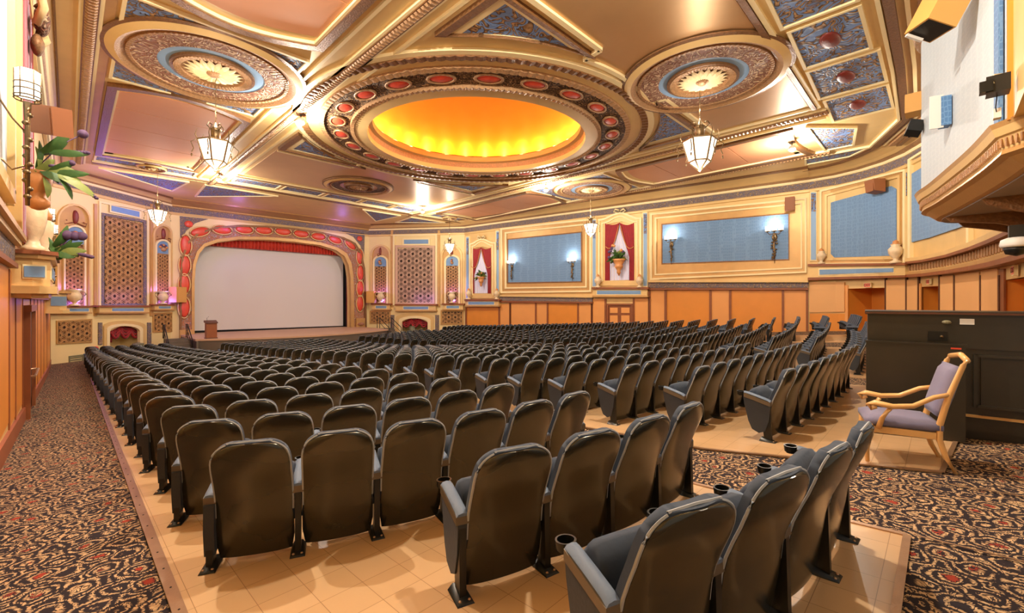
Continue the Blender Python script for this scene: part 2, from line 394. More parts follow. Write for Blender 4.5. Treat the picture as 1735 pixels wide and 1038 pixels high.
def wpoly(mb, W, pts, o0, o1, m=None):
    """outline polygon in (u, v) on a flat stretch of wall, given thickness"""
    n = len(pts); fr = []; bk = []
    for u, v in pts:
        x, y, t, i = W.hit(u, o1); z = (510-v)/740*t; nx, ny = W.n[i]; fr.append((x, y, z)); bk.append((x-nx*(o1-o0), y-ny*(o1-o0), z))
    return mb.add(fr+bk, [tuple(range(n)), tuple(range(2*n-1, n-1, -1))]+[(i, n+i, n+(i+1) % n, (i+1) % n) for i in range(n)], m)
def wstrip(mb, W, outer, inner, o0, o1, m=None, closed=False):
    """band between two matched (u, v) outlines on a wall"""
    n = len(outer); vs = []
    for (a, b) in zip(outer, inner):
        for (u, v) in (a, b):
            x, y, t, i = W.hit(u, o1); z = (510-v)/740*t; nx, ny = W.n[i]; vs += [(x, y, z), (x-nx*(o1-o0), y-ny*(o1-o0), z)]
    fs = []
    for k in range(n if closed else n-1):
        a = 4*k; b = 4*((k+1) % n)
        fs += [(a, a+2, b+2, b), (a+1, a, b, b+1), (a+2, a+3, b+3, b+2)]
    if not closed: e = 4*(n-1); fs += [(0, 1, 3, 2), (e, e+2, e+3, e+1)]
    return mb.add(vs, fs, m)
# ---------------------------------------------------------------- floor
mb = MB(); xs = [-.72+i*.72 for i in range(46)]; ys = [-4+i*.75 for i in range(62)]
for j, y in enumerate(ys):
    for x in xs: mb.v.append((x, y, fz(x, y)))
nx_ = len(xs)
for j in range(len(ys)-1):
    for i in range(nx_-1): mb.f.append((j*nx_+i, j*nx_+i+1, (j+1)*nx_+i+1, (j+1)*nx_+i)); mb.m.append(0)
floor = mb.build('floor', M['carpet'], smooth=True); tag(floor, 'raked floor under a black, gold and red floral carpet', kind='structure')
def pad(name, xs, y0, y1, skew=0, h=.02, step=.7):
    """linoleum surface of one seating block, following the rake"""
    mb = MB(); cols = []
    n = int((max(y1(x) for x in xs)-min(y0(x) for x in xs))/step)
    for x in xs:
        a, b = y0(x), y1(x)
        cols.append([(x+skew*(a+(b-a)*k/n-3.6), a+(b-a)*k/n) for k in range(n+1)])
    for c in cols:
        for x, y in c: mb.v.append((x, y, fz(x, y)+h))
    for c in cols:
        for x, y in c: mb.v.append((x, y, fz(x, y)-.02))
    m = n+1; T = len(cols)*m
    for i in range(len(cols)-1):
        for k in range(n): mb.f.append((i*m+k, (i+1)*m+k, (i+1)*m+k+1, i*m+k+1)); mb.m.append(0)
        mb.f.append((i*m, i*m+T, (i+1)*m+T, (i+1)*m)); mb.m.append(0)
    for k in range(n):
        mb.f.append((k, k+1, k+1+T, k+T)); mb.m.append(0); e = (len(cols)-1)*m
        mb.f.append((e+k+1, e+k, e+k+T, e+k+1+T)); mb.m.append(0)
    return mb.build(name, M['lino'], floor, smooth=False)
frange = lambda a, b, n: [a+(b-a)*i/n for i in range(n+1)]
padL = pad('linoleum', frange(.52, 4.78, 6), lambda x: .2, lambda x: 34.6, .0077)
def cy0(x):
    if x < 6.75: return 2.3-(x-6.05)/.7*2.3
    if x < 9.7: return -.0-(x-6.75)*.085
    return -.25+(x-9.7)*.22
padC = pad('linoleum', [6.05, 6.3, 6.5, 6.75, 7.5, 8.3, 9, 9.7, 11, 12, 12.95], cy0, lambda x: 30.9)
padD = pad('linoleum', frange(14.3, 20.9, 8), lambda x: .5+(x-13)*.06, lambda x: 30.9)
padR = pad('linoleum', frange(22.6, 26.8, 6), lambda x: 1.4+(x-22)*.3, lambda x: 32.0)
def floor_strip(pts, w, h, m, name='edge_strip', screws=False):
    mb = MB(); P = []
    for (x0, y0), (x1, y1) in zip(pts, pts[1:]):
        n = max(1, int(math.hypot(x1-x0, y1-y0)/.8))
        P += [(x0+(x1-x0)*k/n, y0+(y1-y0)*k/n) for k in range(n)]
    P.append(pts[-1])
    for (x0, y0), (x1, y1) in zip(P, P[1:]): mb.bar((x0, y0, fz(x0, y0)+h/2+.018), (x1, y1, fz(x1, y1)+h/2+.018), w, h, m)
    o = mb.build(name, None, floor)
    return o
eL = lambda y: .52+.0077*(y-3.6)
floor_strip([(eL(.2), .2), (eL(34.6), 34.6)], .075, .012, M['metal_strip'])
floor_strip([(eL(.2), .2), (4.75, .2)], .05, .012, M['metal_strip']); floor_strip([(4.75, .2), (4.82, 6), (5.0, 34)], .05, .012, M['metal_strip'])
floor_strip([(6.05, 2.3), (6.75, 0), (9.7, -.25)], .045, .012, M['metal_strip']); floor_strip([(6.05, 2.3), (6.05, 30)], .045, .012, M['metal_strip'])
mb = MB()
for k in range(90):
    y = .4+k*.36; x = eL(y); mb.lathe([(.008, 0), (.006, .003)], (x, y, fz(x, y)+.031), 6, M['steel_black'])
o = mb.build('screw_heads', None, floor); o['kind'] = 'stuff'
# seams between carpet widths
for a, b in (((4.80, .15), (4.74, -3.2)), ((6.36, -.05), (6.42, -3.2))):
    floor_strip([a, b], .02, .004, M['metal_strip'], 'carpet_seam')

# ---------------------------------------------------------------- ceiling
DC = (13.4, 15.4); DA = -ALPHA      # dome centre, long axis direction
def ell_pt(t, r, ex=1.04, ey=.965):
    x = r*math.cos(t)*ex; y = r*math.sin(t)*ey; ca, sa = math.cos(DA), math.sin(DA); return DC[0]+x*ca-y*sa, DC[1]+x*sa+y*ca
N = 96; X0, X1, Y0, Y1 = -.75, 32.5, -2.2, 43.5; mb = MB()
for j in range(N):
    t = 2*math.pi*j/N; a = ell_pt(t, 4.75); dx, dy = a[0]-DC[0], a[1]-DC[1]
    s = min((X1-DC[0])/dx if dx > 1e-6 else 1e9, (X0-DC[0])/dx if dx < -1e-6 else 1e9, (Y1-DC[1])/dy if dy > 1e-6 else 1e9, (Y0-DC[1])/dy if dy < -1e-6 else 1e9)
    o_ = (DC[0]+dx*s, DC[1]+dy*s); mb.v += [(a[0], a[1], CZ), (o_[0], o_[1], CZ), (a[0], a[1], CZ+.1), (o_[0], o_[1], CZ+.1)]
for j in range(N):
    a, b = 4*j, 4*((j+1) % N)
    for f in ((a, a+1, b+1, b), (a+2, b+2, b+3, a+3)): mb.f.append(f); mb.m.append(0)
for cx, cy, ins in ((X0, Y0, 0), (X1, Y0, 0), (X1, Y1, 0), (X0, Y1, 0)):   # corner triangles left by the fan
    near = sorted(range(N), key=lambda j: (mb.v[4*j+1][0]-cx)**2+(mb.v[4*j+1][1]-cy)**2)
    A = next(j for j in near if abs(mb.v[4*j+1][0]-cx) < 1e-3); B = next(j for j in near if abs(mb.v[4*j+1][1]-cy) < 1e-3)
    mb.v += [(cx, cy, CZ), mb.v[4*A+1], mb.v[4*B+1]]; k = len(mb.v); mb.f.append((k-3, k-2, k-1)); mb.m.append(0)
ceiling = mb.build('ceiling', M['gold']); tag(ceiling, 'gilded plaster ceiling with beams, coffers and a central lit dome', kind='structure')
def cbar(name, x0, y0, x1, y1, w, d, m, up=0, par=None):
    L = math.hypot(x1-x0, y1-y0); mb = MB()
    mb.box(((x0+x1)/2, (y0+y1)/2, CZ-up-d/2), (L, w, d), m, math.atan2(y1-y0, x1-x0)); return mb.build(name, None, par or ceiling)
def teeth(name, x0, y0, x1, y1, w, d, m, pitch=.16, par=None):
    """egg and dart course: a row of small proud blocks"""
    L = math.hypot(x1-x0, y1-y0); n = max(1, int(L/pitch)); a = math.atan2(y1-y0, x1-x0); mb = MB()
    for k in range(n):
        f = (k+.5)/n; x, y = x0+(x1-x0)*f, y0+(y1-y0)*f; cs, sn = math.cos(a), math.sin(a); h = pitch*.36
        q = [(x+cs*i*h-sn*j*w/2, y+sn*i*h+cs*j*w/2) for i, j in ((-1, -1), (1, -1), (1, 1), (-1, 1))]
        c = [(x+cs*i*h*.5-sn*j*w/4, y+sn*i*h*.5+cs*j*w/4) for i, j in ((-1, -1), (1, -1), (1, 1), (-1, 1))]
        mb.add([(p[0], p[1], CZ-d) for p in q]+[(p[0], p[1], CZ-d-.05) for p in c], [(0, 1, 5, 4), (1, 2, 6, 5), (2, 3, 7, 6), (3, 0, 4, 7), (4, 5, 6, 7)], m)
    o = mb.build(name, None, par or ceiling); o['kind'] = 'stuff'; return o
def beam(x0, y0, x1, y1, teeth_on=True, w=.30):
    cbar('beam', x0, y0, x1, y1, w, .14, M['bronze']); L = math.hypot(x1-x0, y1-y0); nx, ny = -(y1-y0)/L, (x1-x0)/L
    for s in (-1, 1): cbar('bead', x0+nx*s*(w/2+.04), y0+ny*s*(w/2+.04), x1+nx*s*(w/2+.04), y1+ny*s*(w/2+.04), .09, .10, M['ivory'])
    if teeth_on: teeth('egg_and_dart', x0, y0, x1, y1, w*.8, .14, M['bronze_light'])
YA, YB = .9, 33.4
beam(.42, 0, .42, YB); beam(6.40, 0, 6.40, YB); beam(21.1, 3.2, 21.1, YB); beam(26.9, 4, 26.9, 32, w=.2)
cbar('beam_soffit', .75, 0, .75, YB, .25, .05, M['gold_dark'])
for x in (5.62, 21.9): cbar('bead', x, 0 if x < 9 else 3.4, x, YB, .10, .09, M['ivory'])
cbar('bead', 7.0, 0, 7.0, YB, .10, .09, M['ivory']); cbar('bead', 20.5, 3.4, 20.5, YB, .1, .09, M['ivory'])
# cross beams
for y in (3.4, 30.1, 32.4):
    cbar('cross_bead', 7.1 if y > 4 else 7.1, y, 20.5, y, .12, .10, M['ivory']); cbar('cross_beam', 7.1, y+.16, 20.5, y+.16, .16, .13, M['bronze'])
cbar('cross_bead', .9, 32.6, 27, 32.6, .14, .1, M['ivory']); cbar('cross_beam', .9, 32.85, 27, 32.85, .2, .13, M['bronze']); cbar('cross_bead', .9, 33.3, 28, 33.3, .12, .1, M['gold'])
# dome: rings, throat and shell
def dring(name, r0, r1, d0, d1, m, z=CZ, par=None, teeth_=0, amp=0, r2=None):
    mb = MB(); prof = [(r0, z), (r0, z-d0), (r1, z-d1), (r1, z)]
    mb.ring((DC[0], DC[1], 0), prof, 120 if not teeth_ else teeth_*4, m, 1.04, .965, DA, teeth_, amp); return mb.build(name, None, par or ceiling, smooth=False)
dring('outer_bead', 7.32, 7.55, .10, .10, M['ivory']); dring('outer_bronze_ring', 7.08, 7.32, .13, .13, M['bronze'], teeth_=150, amp=.04)
dring('gold_band', 6.62, 7.08, .05, .05, M['gold']); dring('inner_bead', 6.42, 6.62, .16, .12, M['bronze_light'], teeth_=140, amp=.03)
dring('scroll_band', 5.35, 6.42, .08, .08, M['orn_bronze']); dring('gilt_roll', 4.75, 5.35, .22, .18, M['gold'])
dring('rim_bead', 5.28, 5.42, .2, .2, M['bronze_light'], teeth_=160, amp=.05)
for k in range(24):        # painted cartouches in the scroll band
    t = 2*math.pi*(k+.5)/24; x, y = ell_pt(t, 5.9); mb = MB(); mb.ell((0, 0, 0), (.44, .27, .07), M['red_cart'], 16, 6)
    mb.ring((0, 0, 0), [(.42, 0), (.42, -.06), (.52, -.06), (.52, 0)], 20, M['bronze_light'], 1, .62)
    o = mb.build('cartouche', None, ceiling, smooth=True); o.location = (x, y, CZ-.09); o.rotation_euler = (0, 0, DA+t+math.pi/2)
throat = MB(); pr = [(4.75, CZ), (4.72, CZ+.25), (4.55, CZ+.3), (4.55, CZ+.55), (4.62, CZ+.62), (5.1, CZ+.66)]
def sweep_open(mb, pr, m, n=96):
    o = len(mb.v); k = len(pr)
    for r, z in pr:
        for j in range(n): x, y = ell_pt(2*math.pi*j/n, r); mb.v.append((x, y, z))
    q = mb.mi(m)
    for i in range(k-1):
        for j in range(n): mb.f.append((o+i*n+j, o+i*n+(j+1) % n, o+(i+1)*n+(j+1) % n, o+(i+1)*n+j)); mb.m.append(q)
sweep_open(throat, pr[:2], M['bronze_light']); sweep_open(throat, pr[1:4], M['gold']); sweep_open(throat, pr[3:], M['bronze'])
throat.build('dome_throat', None, ceiling)
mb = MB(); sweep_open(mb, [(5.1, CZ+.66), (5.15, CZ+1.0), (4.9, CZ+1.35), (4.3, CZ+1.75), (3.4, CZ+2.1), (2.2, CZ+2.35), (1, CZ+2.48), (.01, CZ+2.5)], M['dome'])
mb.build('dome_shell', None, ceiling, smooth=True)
for k in range(30):
    t = 2*math.pi*(k+.5)/30; x, y = ell_pt(t, 4.86); light('cove_lamp', (x, y, CZ+.92), 34, (1, .50, .10), .05)
# coffers
def outline_frame(name, pts, w, d, m, par):
    n = len(pts); mb = MB(); P = [Vector((p[0], p[1])) for p in pts]; ar = sum(P[i].x*P[(i+1) % n].y-P[(i+1) % n].x*P[i].y for i in range(n)); sg = 1 if ar > 0 else -1; I = []
    for i in range(n):
        a = (P[i]-P[i-1]).normalized(); b = (P[(i+1) % n]-P[i]).normalized(); na = Vector((-a.y, a.x))*sg; nb = Vector((-b.y, b.x))*sg; q = na+nb; q = q/max(.5, q.length_squared)*2 if q.length > .1 else na
        I.append(P[i]+q*w)
    for i in range(n):
        for p in (P[i], I[i]): mb.v += [(p.x, p.y, CZ), (p.x, p.y, CZ-d)]
    k = mb.mi(m)
    for i in range(n):
        a, b = 4*i, 4*((i+1) % n)
        for f in ((a+1, b+1, b+3, a+3), (a, b, b+1, a+1), (a+2, a+3, b+3, b+2)): mb.f.append(f); mb.m.append(k)
    mb.build(name, None, par); return [(p.x, p.y) for p in I]
def coffer(x0, y0, x1, y1, bow0, bow1, nb=4):
    """board-lined coffer, its short sides bowed by bow0 / bow1"""
    n = 12; pts = [(x0+(x1-x0)*k/n, y0+bow0*math.sin(math.pi*k/n)) for k in range(n+1)]+[(x1-(x1-x0)*k/n, y1+bow1*math.sin(math.pi*k/n)) for k in range(n+1)]
    a = outline_frame('coffer_moulding', pts, .26, .16, M['bronze'], ceiling); b = outline_frame('coffer_bead', a, .07, .13, M['ivory'], ceiling)
    c = outline_frame('coffer_margin', b, .34, .04, M['gold'], ceiling)
    xa, xb = min(p[0] for p in c), max(p[0] for p in c); L = (xb-xa)
    def lim(x, lo): f = (x-x0)/(x1-x0); return (y0+bow0*math.sin(math.pi*f)+.68) if lo else (y1+bow1*math.sin(math.pi*f)-.68)
    ya, yb = lim((x0+x1)/2, 1), lim((x0+x1)/2, 0); yl = [lim(xa, 1)]+[ya+(yb-ya)*k/nb for k in range(1, nb)]+[lim(xa, 0)]
    for k in range(nb):
        m_ = 10; lo = [((xa+(xb-xa)*i/m_), (lim(xa+(xb-xa)*i/m_, 1) if k == 0 else yl[k]+.02)) for i in range(m_+1)]
        hi = [((xa+(xb-xa)*i/m_), (lim(xa+(xb-xa)*i/m_, 0) if k == nb-1 else yl[k+1]-.02)) for i in range(m_+1)]
        mb = MB()
        for (p, q), (r, s) in zip(zip(lo, hi), zip(lo[1:], hi[1:])): mb.hexa([(p[0], p[1], CZ-.06), (r[0], r[1], CZ-.06), (s[0], s[1], CZ-.06), (q[0], q[1], CZ-.06), (p[0], p[1], CZ-.005), (r[0], r[1], CZ-.005), (s[0], s[1], CZ-.005), (q[0], q[1], CZ-.005)])
        mb.build('coffer_board', M['salmon'], ceiling)
coffer(.95, 20.6, 5.35, 30.9, -.75, -.3); coffer(.95, 2.5, 5.35, 13.2, 0, .75)
coffer(22.1, 20.4, 26.6, 30.9, -.6, -.3); coffer(22.1, 4.6, 26.6, 13.4, .3, .6)
def scroll(name, pts, m='orn_blue', d=.05, fr=.09):
    i = outline_frame(name+'_moulding', pts, fr, .10, M['ivory'], ceiling) if fr else pts
    mb = MB(); mb.prism(i, CZ-d, CZ, M[m]); mb.build(name, None, ceiling)
scroll('scroll_panel', [(.95, 14.2), (5.35, 14.2), (5.35, 20.0), (.95, 20.0)]); scroll('scroll_panel', [(22.1, 14.2), (26.6, 14.2), (26.6, 19.9), (22.1, 19.9)])
scroll('scroll_panel', [(.95, 31.1), (5.35, 31.1), (5.35, 32.3), (.95, 32.3)]); scroll('scroll_panel', [(22.1, 31.1), (26.4, 31.1), (26.4, 32.2), (22.1, 32.2)])
for x0, x1 in ((7.2, 9.8), (10, 12.6), (12.8, 15.4), (15.6, 18.0), (18.2, 20.4)): scroll('scroll_panel', [(x0, 30.5), (x1, 30.5), (x1, 31.9), (x0, 31.9)])
for x0, x1 in ((8.4, 11.0), (11.2, 13.9), (14.1, 16.8), (17.0, 19.7), (19.9, 22.6)):
    w = .25 if x0 > 16.5 else 0
    scroll('scroll_panel', [(x0, 1.45-w*.6), (x1, 1.45-w*.6), (x1, 3.2+w*.4), (x0, 3.1+w*.4)])
    mb = MB(); mb.ell(((x0+x1)/2, 2.3, CZ-.06), (.5, .26, .08), M['red_dark'], 14, 6); mb.build('cartouche', None, ceiling, smooth=True)
scroll('scroll_panel', [(24.0, 2.6), (26.6, 3.0), (26.6, 4.2), (22.4, 4.2)]); scroll('scroll_panel', [(27.4, 2.4), (28.6, 3.4), (28.6, 5.4), (27.4, 5.2)])
# purple-lit triangles toward the stage
scroll('scroll_panel', [(1.2, 34.0), (5.4, 34.0), (5.0, 37.6)]); scroll('scroll_panel', [(6.2, 34.0), (10.6, 34.0), (6.4, 38.4)]); scroll('scroll_panel', [(17, 34.0), (20.6, 34.0), (20.4, 38.2)]); scroll('scroll_panel', [(21.6, 34.0), (25.6, 34.0), (22, 37.4)])
# corner spandrels of the central square
def spandrel(sx, sy):
    cx, cy = (7.25 if sx < 0 else 20.0), (7.6 if sy < 0 else 23.3); rr = 8.05; dx, dy = cx-DC[0], cy-DC[1]
    a0 = math.atan2(sy*math.sqrt(rr*rr-dx*dx), dx); a1 = math.atan2(dy, sx*math.sqrt(rr*rr-dy*dy))
    if a1-a0 > math.pi: a1 -= 2*math.pi
    if a0-a1 > math.pi: a0 -= 2*math.pi
    pts = [(cx, cy)]+[(DC[0]+rr*math.cos(a0+(a1-a0)*k/8), DC[1]+rr*math.sin(a0+(a1-a0)*k/8)) for k in range(9)]
    def shrink(P, w):
        gx, gy = sum(p[0] for p in P)/len(P), sum(p[1] for p in P)/len(P); return [(gx+(x-gx)*(1-w), gy+(y-gy)*(1-w)) for x, y in P]
    def band(nm, P, Q, d, m):
        mb = MB(); n = len(P)
        for k in range(n):
            a, b_, c, e = P[k], P[(k+1) % n], Q[(k+1) % n], Q[k]
            mb.hexa([(a[0], a[1], CZ-d), (b_[0], b_[1], CZ-d), (c[0], c[1], CZ-d), (e[0], e[1], CZ-d), (a[0], a[1], CZ), (b_[0], b_[1], CZ), (c[0], c[1], CZ), (e[0], e[1], CZ)], M[m])
        mb.build(nm, None, ceiling)
    q = shrink(pts, .13); r_ = shrink(pts, .30); band('spandrel_moulding', pts, q, .15, 'bronze'); band('spandrel_margin', q, r_, .06, 'ivory')
    mb = MB(); mb.prism(r_, CZ-.045, CZ, M['orn_blue']); mb.build('spandrel_scroll', None, ceiling)
for sx in (-1, 1):
    for sy in (-1, 1): spandrel(sx, sy)
# copper fields at both ends of the nave
def field(y_out, y_in, sgn):
    n = 24; arc = []
    for k in range(n+1):
        x = 11.3+(15.5-11.3)*k/n; dx = x-DC[0]; yy = math.sqrt(max(0, 7.75**2-dx*dx)); arc.append((x, DC[1]+sgn*yy))
    pts = [(7.35, y_out), (7.35, y_in), (11.2, y_in)]+arc+[(15.6, y_in), (20.2, y_in), (20.2, y_out)]
    if sgn > 0: pass
    mb = MB(); n2 = len(pts); vs = [(p[0], p[1], CZ-.03) for p in pts]
    # strip triangulation against the outer edge
    top = pts[1:-1]; q = []
    for (a, b) in zip(top, top[1:]): mb.hexa([(a[0], a[1], CZ-.03), (b[0], b[1], CZ-.03), (b[0], y_out, CZ-.03), (a[0], y_out, CZ-.03), (a[0], a[1], CZ), (b[0], b[1], CZ), (b[0], y_out, CZ), (a[0], y_out, CZ)], M['copper'])
    mb.build('copper_field', None, ceiling)
    mb = MB()
    for (a, b) in zip(top, top[1:]):
        mb.bar((a[0], a[1], CZ-.06), (b[0], b[1], CZ-.06), .16, .10, M['ivory'])
    mb.build('field_bead', None, ceiling)
field(3.7, 7.3, -1); field(29.7, 23.7, 1)
# mouldings that follow the projecting booth
for y, w, m, d in ((.95, .22, 'bronze', .15), (1.15, .1, 'ivory', .11), (.62, .1, 'ivory', .12), (.3, .26, 'bronze_light', .2), (.05, .2, 'bronze', .26)):
    cbar('curved_moulding', 7, y, 19, y, w, d, M[m]); cbar('curved_moulding', 19, y, 24.2, y+.12, w, d, M[m]); cbar('curved_moulding', 24.2, y+.12, 27.6, y+1.4, w, d, M[m])
# ---------------------------------------------------------------- cornice and frieze round the room
def sweep(W, prof, name, m, par, pts=None, smooth=False):
    """profile (offset from wall, z) swept along a wall"""
    mb = MB(); k = len(prof); n = len(W.p)
    for i in range(n):
        a = W.vn(i)
        for o, z in prof: mb.v.append((W.p[i][0]+a[0]*o, W.p[i][1]+a[1]*o, z))
    q = mb.mi(m)
    for i in range(n-1):
        for j in range(k-1): mb.f.append((i*k+j, (i+1)*k+j, (i+1)*k+j+1, i*k+j+1)); mb.m.append(q)
        
    return mb.build(name, None, par, smooth=smooth)
def wall_sheet(name, W, zb, zt, m, openings=(), label=None, zfun=None):
    """the wall itself, pierced by openings (u0, u1, v_top, depth)"""
    bp = []
    for i, p in enumerate(W.p): bp.append((float(i), p, None))
    def par(u):
        x, y, t, i = W.hit(u); a, b = W.p[i], W.p[i+1]; L = math.hypot(b[0]-a[0], b[1]-a[1]); return i+math.hypot(x-a[0], y-a[1])/L, (x, y), t
    ops = []
    for u0, u1, vt, dep in openings:
        a, b = par(u0), par(u1)
        if a[0] > b[0]: a, b = b, a
        zt_ = (510-vt)/740*(a[2]+b[2])/2; ops.append((a, b, zt_, dep)); bp += [(a[0], a[1], None), (b[0], b[1], None)]
    bp.sort(key=lambda q: q[0]); mb = MB(); th = .12
    for (s0, p, _), (s1, q, _) in zip(bp, bp[1:]):
        if s1-s0 < 1e-6: continue
        mid = (s0+s1)/2; lo = zb
        for a, b, z_, dep in ops:
            if a[0] <= mid <= b[0]: lo = z_
        n = W.n[min(int(mid), len(W.n)-1)]
        mb.hexa([(p[0], p[1], lo), (q[0], q[1], lo), (q[0]-n[0]*th, q[1]-n[1]*th, lo), (p[0]-n[0]*th, p[1]-n[1]*th, lo), (p[0], p[1], zt), (q[0], q[1], zt), (q[0]-n[0]*th, q[1]-n[1]*th, zt), (p[0]-n[0]*th, p[1]-n[1]*th, zt)], m)
    o = mb.build(name); tag(o, label, kind='structure')
    for a, b, z_, dep in ops:
        n = W.n[min(int((a[0]+b[0])/2), len(W.n)-1)]; A, B = a[1], b[1]; C, D = (B[0]-n[0]*dep, B[1]-n[1]*dep), (A[0]-n[0]*dep, A[1]-n[1]*dep)
        f0 = fz(*A)-.03; v = [(A[0], A[1], f0), (B[0], B[1], f0), (C[0], C[1], f0), (D[0], D[1], f0), (A[0], A[1], z_), (B[0], B[1], z_), (C[0], C[1], z_), (D[0], D[1], z_)]
        mb = MB(); mb.add(v, [(0, 1, 2, 3), (7, 6, 5, 4), (0, 3, 7, 4), (2, 1, 5, 6), (3, 2, 6, 7)], M['orange'] if W is W_B else M['cream']); mb.build('doorway_recess', None, o)
    return o
ZB = -4.2
wall_right = wall_sheet('wall_right', W_R, ZB, CZ, M['gold'], (), 'long gilded side wall with blue damask panels above an orange wainscot')
wall_rear = wall_sheet('wall_rear', W_B, ZB, CZ, M['gold'], ((1436, 1498, 488, 1.6), (1559, 1590, 485, 1.6), (1703, 1760, 470, 1.6)), 'curved rear wall with tan wainscot and doorways')
wall_fl = wall_sheet('wall_front_left', W_SL, ZB, CZ, M['cream'], ((184, 239, 550, 1.6),), 'cream splayed wall with niches and a curtained arch, beside the stage')
wall_fr = wall_sheet('wall_front_right', W_SR, ZB, CZ, M['cream'], ((678, 726, 537, 1.6),), 'cream splayed wall with niches between the stage and the blue panels')
mb = MB(); mb.box((-.78, 16.6, 1.7), (.12, 39.4, 11.8), M['gold']); wall_left = mb.build('wall_left'); tag(wall_left, 'side wall along the carpeted aisle, orange panels below gilding', kind='structure')
for W, par, cove in ((W_R, wall_right, 2.1), (W_B, wall_rear, 1.5), (W_SL, wall_fl, .9), (W_SR, wall_fr, 1.2), (W_L, wall_left, .32)):
    sweep(W, [(0, 6.55), (.10, 6.58), (.10, 6.72), (.05, 6.76)], 'lower_moulding', M['gold'], par)
    sweep(W, [(.05, 6.76), (.05, 7.16)], 'frieze', M['orn_frieze'], par)
    sweep(W, [(.05, 7.16), (.12, 7.17), (.16, 7.24), (.16, 7.30)], 'upper_moulding', M['ivory'], par)
    sweep(W, [(.16, 7.30), (.16+cove*.12, 7.33), (.16+cove*.2, 7.36)], 'cornice_fillet', M['bronze_light'], par)
    sweep(W, [(.16+cove*.2, 7.36), (.16+cove*.35, 7.44), (.16+cove*.55, 7.50), (.16+cove*.8, 7.54)], 'cove', M['gold'], par)
    sweep(W, [(.16+cove*.8, 7.54), (.16+cove*.88, 7.50), (.16+cove*.96, 7.54), (.16+cove, 7.6)], 'cove_bead', M['bronze'], par)
# ---------------------------------------------------------------- proscenium wall, stage
YP = 41.6
def yp(u, v, y=YP): p = at_y(u, v, y); return (p[0], p[2])
outer_px = [(303, 585), (303, 520), (303, 470), (306, 436), (316, 410), (334, 394), (362, 385), (400, 381.5), (450, 382.5), (500, 387), (545, 393.5), (580, 402), (600, 412), (611, 430), (616, 455), (618, 500), (619, 566)]
inner_px = [(328, 585), (328, 520), (328, 478), (330, 450), (336, 430), (346, 418), (367, 410.5), (402, 406), (450, 406.5), (497, 410), (540, 415.5), (567, 424), (581, 434), (588, 449), (591, 470), (592, 505), (592, 564)]
OP = [yp(*p) for p in outer_px]; IP = [yp(*p) for p in inner_px]
def xzband(A, B, y0, y1, m, mb=None):
    """band between two matched (x, z) outlines, from y0 (front) to y1"""
    mb = mb or MB(); vs = []
    for a, b in zip(A, B): vs += [(a[0], y0, a[1]), (b[0], y0, b[1]), (a[0], y1, a[1]), (b[0], y1, b[1])]
    fs = []
    for k in range(len(A)-1): a, b = 4*k, 4*k+4; fs += [(a, b, b+1, a+1), (a, a+2, b+2, b), (a+1, b+1, b+3, a+3)]
    return mb.add(vs, fs, m)
def lerp2(A, B, f): return [(a[0]+(b[0]-a[0])*f, a[1]+(b[1]-a[1])*f) for a, b in zip(A, B)]
EX = []
for (x, z) in OP:
    pass
n = len(OP)
for i, (x, z) in enumerate(OP):
    if i <= 3: EX.append((5.4, z if i else ZB))
    elif i >= n-4: EX.append((21.8, z if i < n-1 else ZB))
    else:
        f = (i-3)/(n-7); EX.append((5.4+(21.8-5.4)*f, CZ))
EX[3] = (5.4, CZ) ; EX[-4] = (21.8, CZ); EX[2] = (5.4, OP[2][1]); EX[-3] = (21.8, OP[-3][1])
mb = xzband(EX, OP, YP, YP+.15, M['cream']); wall_stage = mb.build('wall_stage'); tag(wall_stage, 'proscenium wall round the cinema screen', kind='structure')
W_P = Wall([(5.4, YP), (21.8, YP)])
for a, b, nm, m in (((0, 6.55), (.1, 6.74), 'lower_moulding', 'gold'), ((.06, 6.76), (.06, 7.16), 'frieze', 'orn_frieze')): sweep(W_P, [a, b], nm, M[m], wall_stage)
sweep(W_P, [(.05, 7.16), (.16, 7.24), (.16, 7.30), (.9, 7.48), (1.4, 7.52), (1.5, 7.6)], 'cove', M['gold_dark'], wall_stage)
arch = thing('proscenium_arch', 'gilded proscenium arch with red cartouches framing the screen', 'arch', (13.5, YP, -2.5))
arch.location = (0, 0, 0)
xzband(OP, lerp2(OP, IP, .14), YP-.28, YP, M['bronze']).build('outer_rope_moulding', None, arch)
xzband(lerp2(OP, IP, .14), lerp2(OP, IP, .80), YP-.16, YP, M['orn_pros']).build('scroll_band', None, arch)
xzband(lerp2(OP, IP, .80), IP, YP-.30, YP+.1, M['gold_dark']).build('inner_rope_moulding', None, arch)
xzband(IP, lerp2(OP, IP, 1.02), YP+.1, YP+.5, M['gold']).build('reveal', None, arch)
ct = [(165/3.098+260, 265/3.098+330), (160/3.098+260, 370/3.098+330), (157/3.098+260, 470/3.098+330), (157/3.098+260, 590/3.098+330)]
cl = [(240, 195), (357, 185), (472, 183), (575, 187), (675, 193), (770, 205), (860, 220), (948, 237), (1028, 262)]; cr_ = [(1077, 325), (1080, 410), (1078, 490), (1078, 570)]
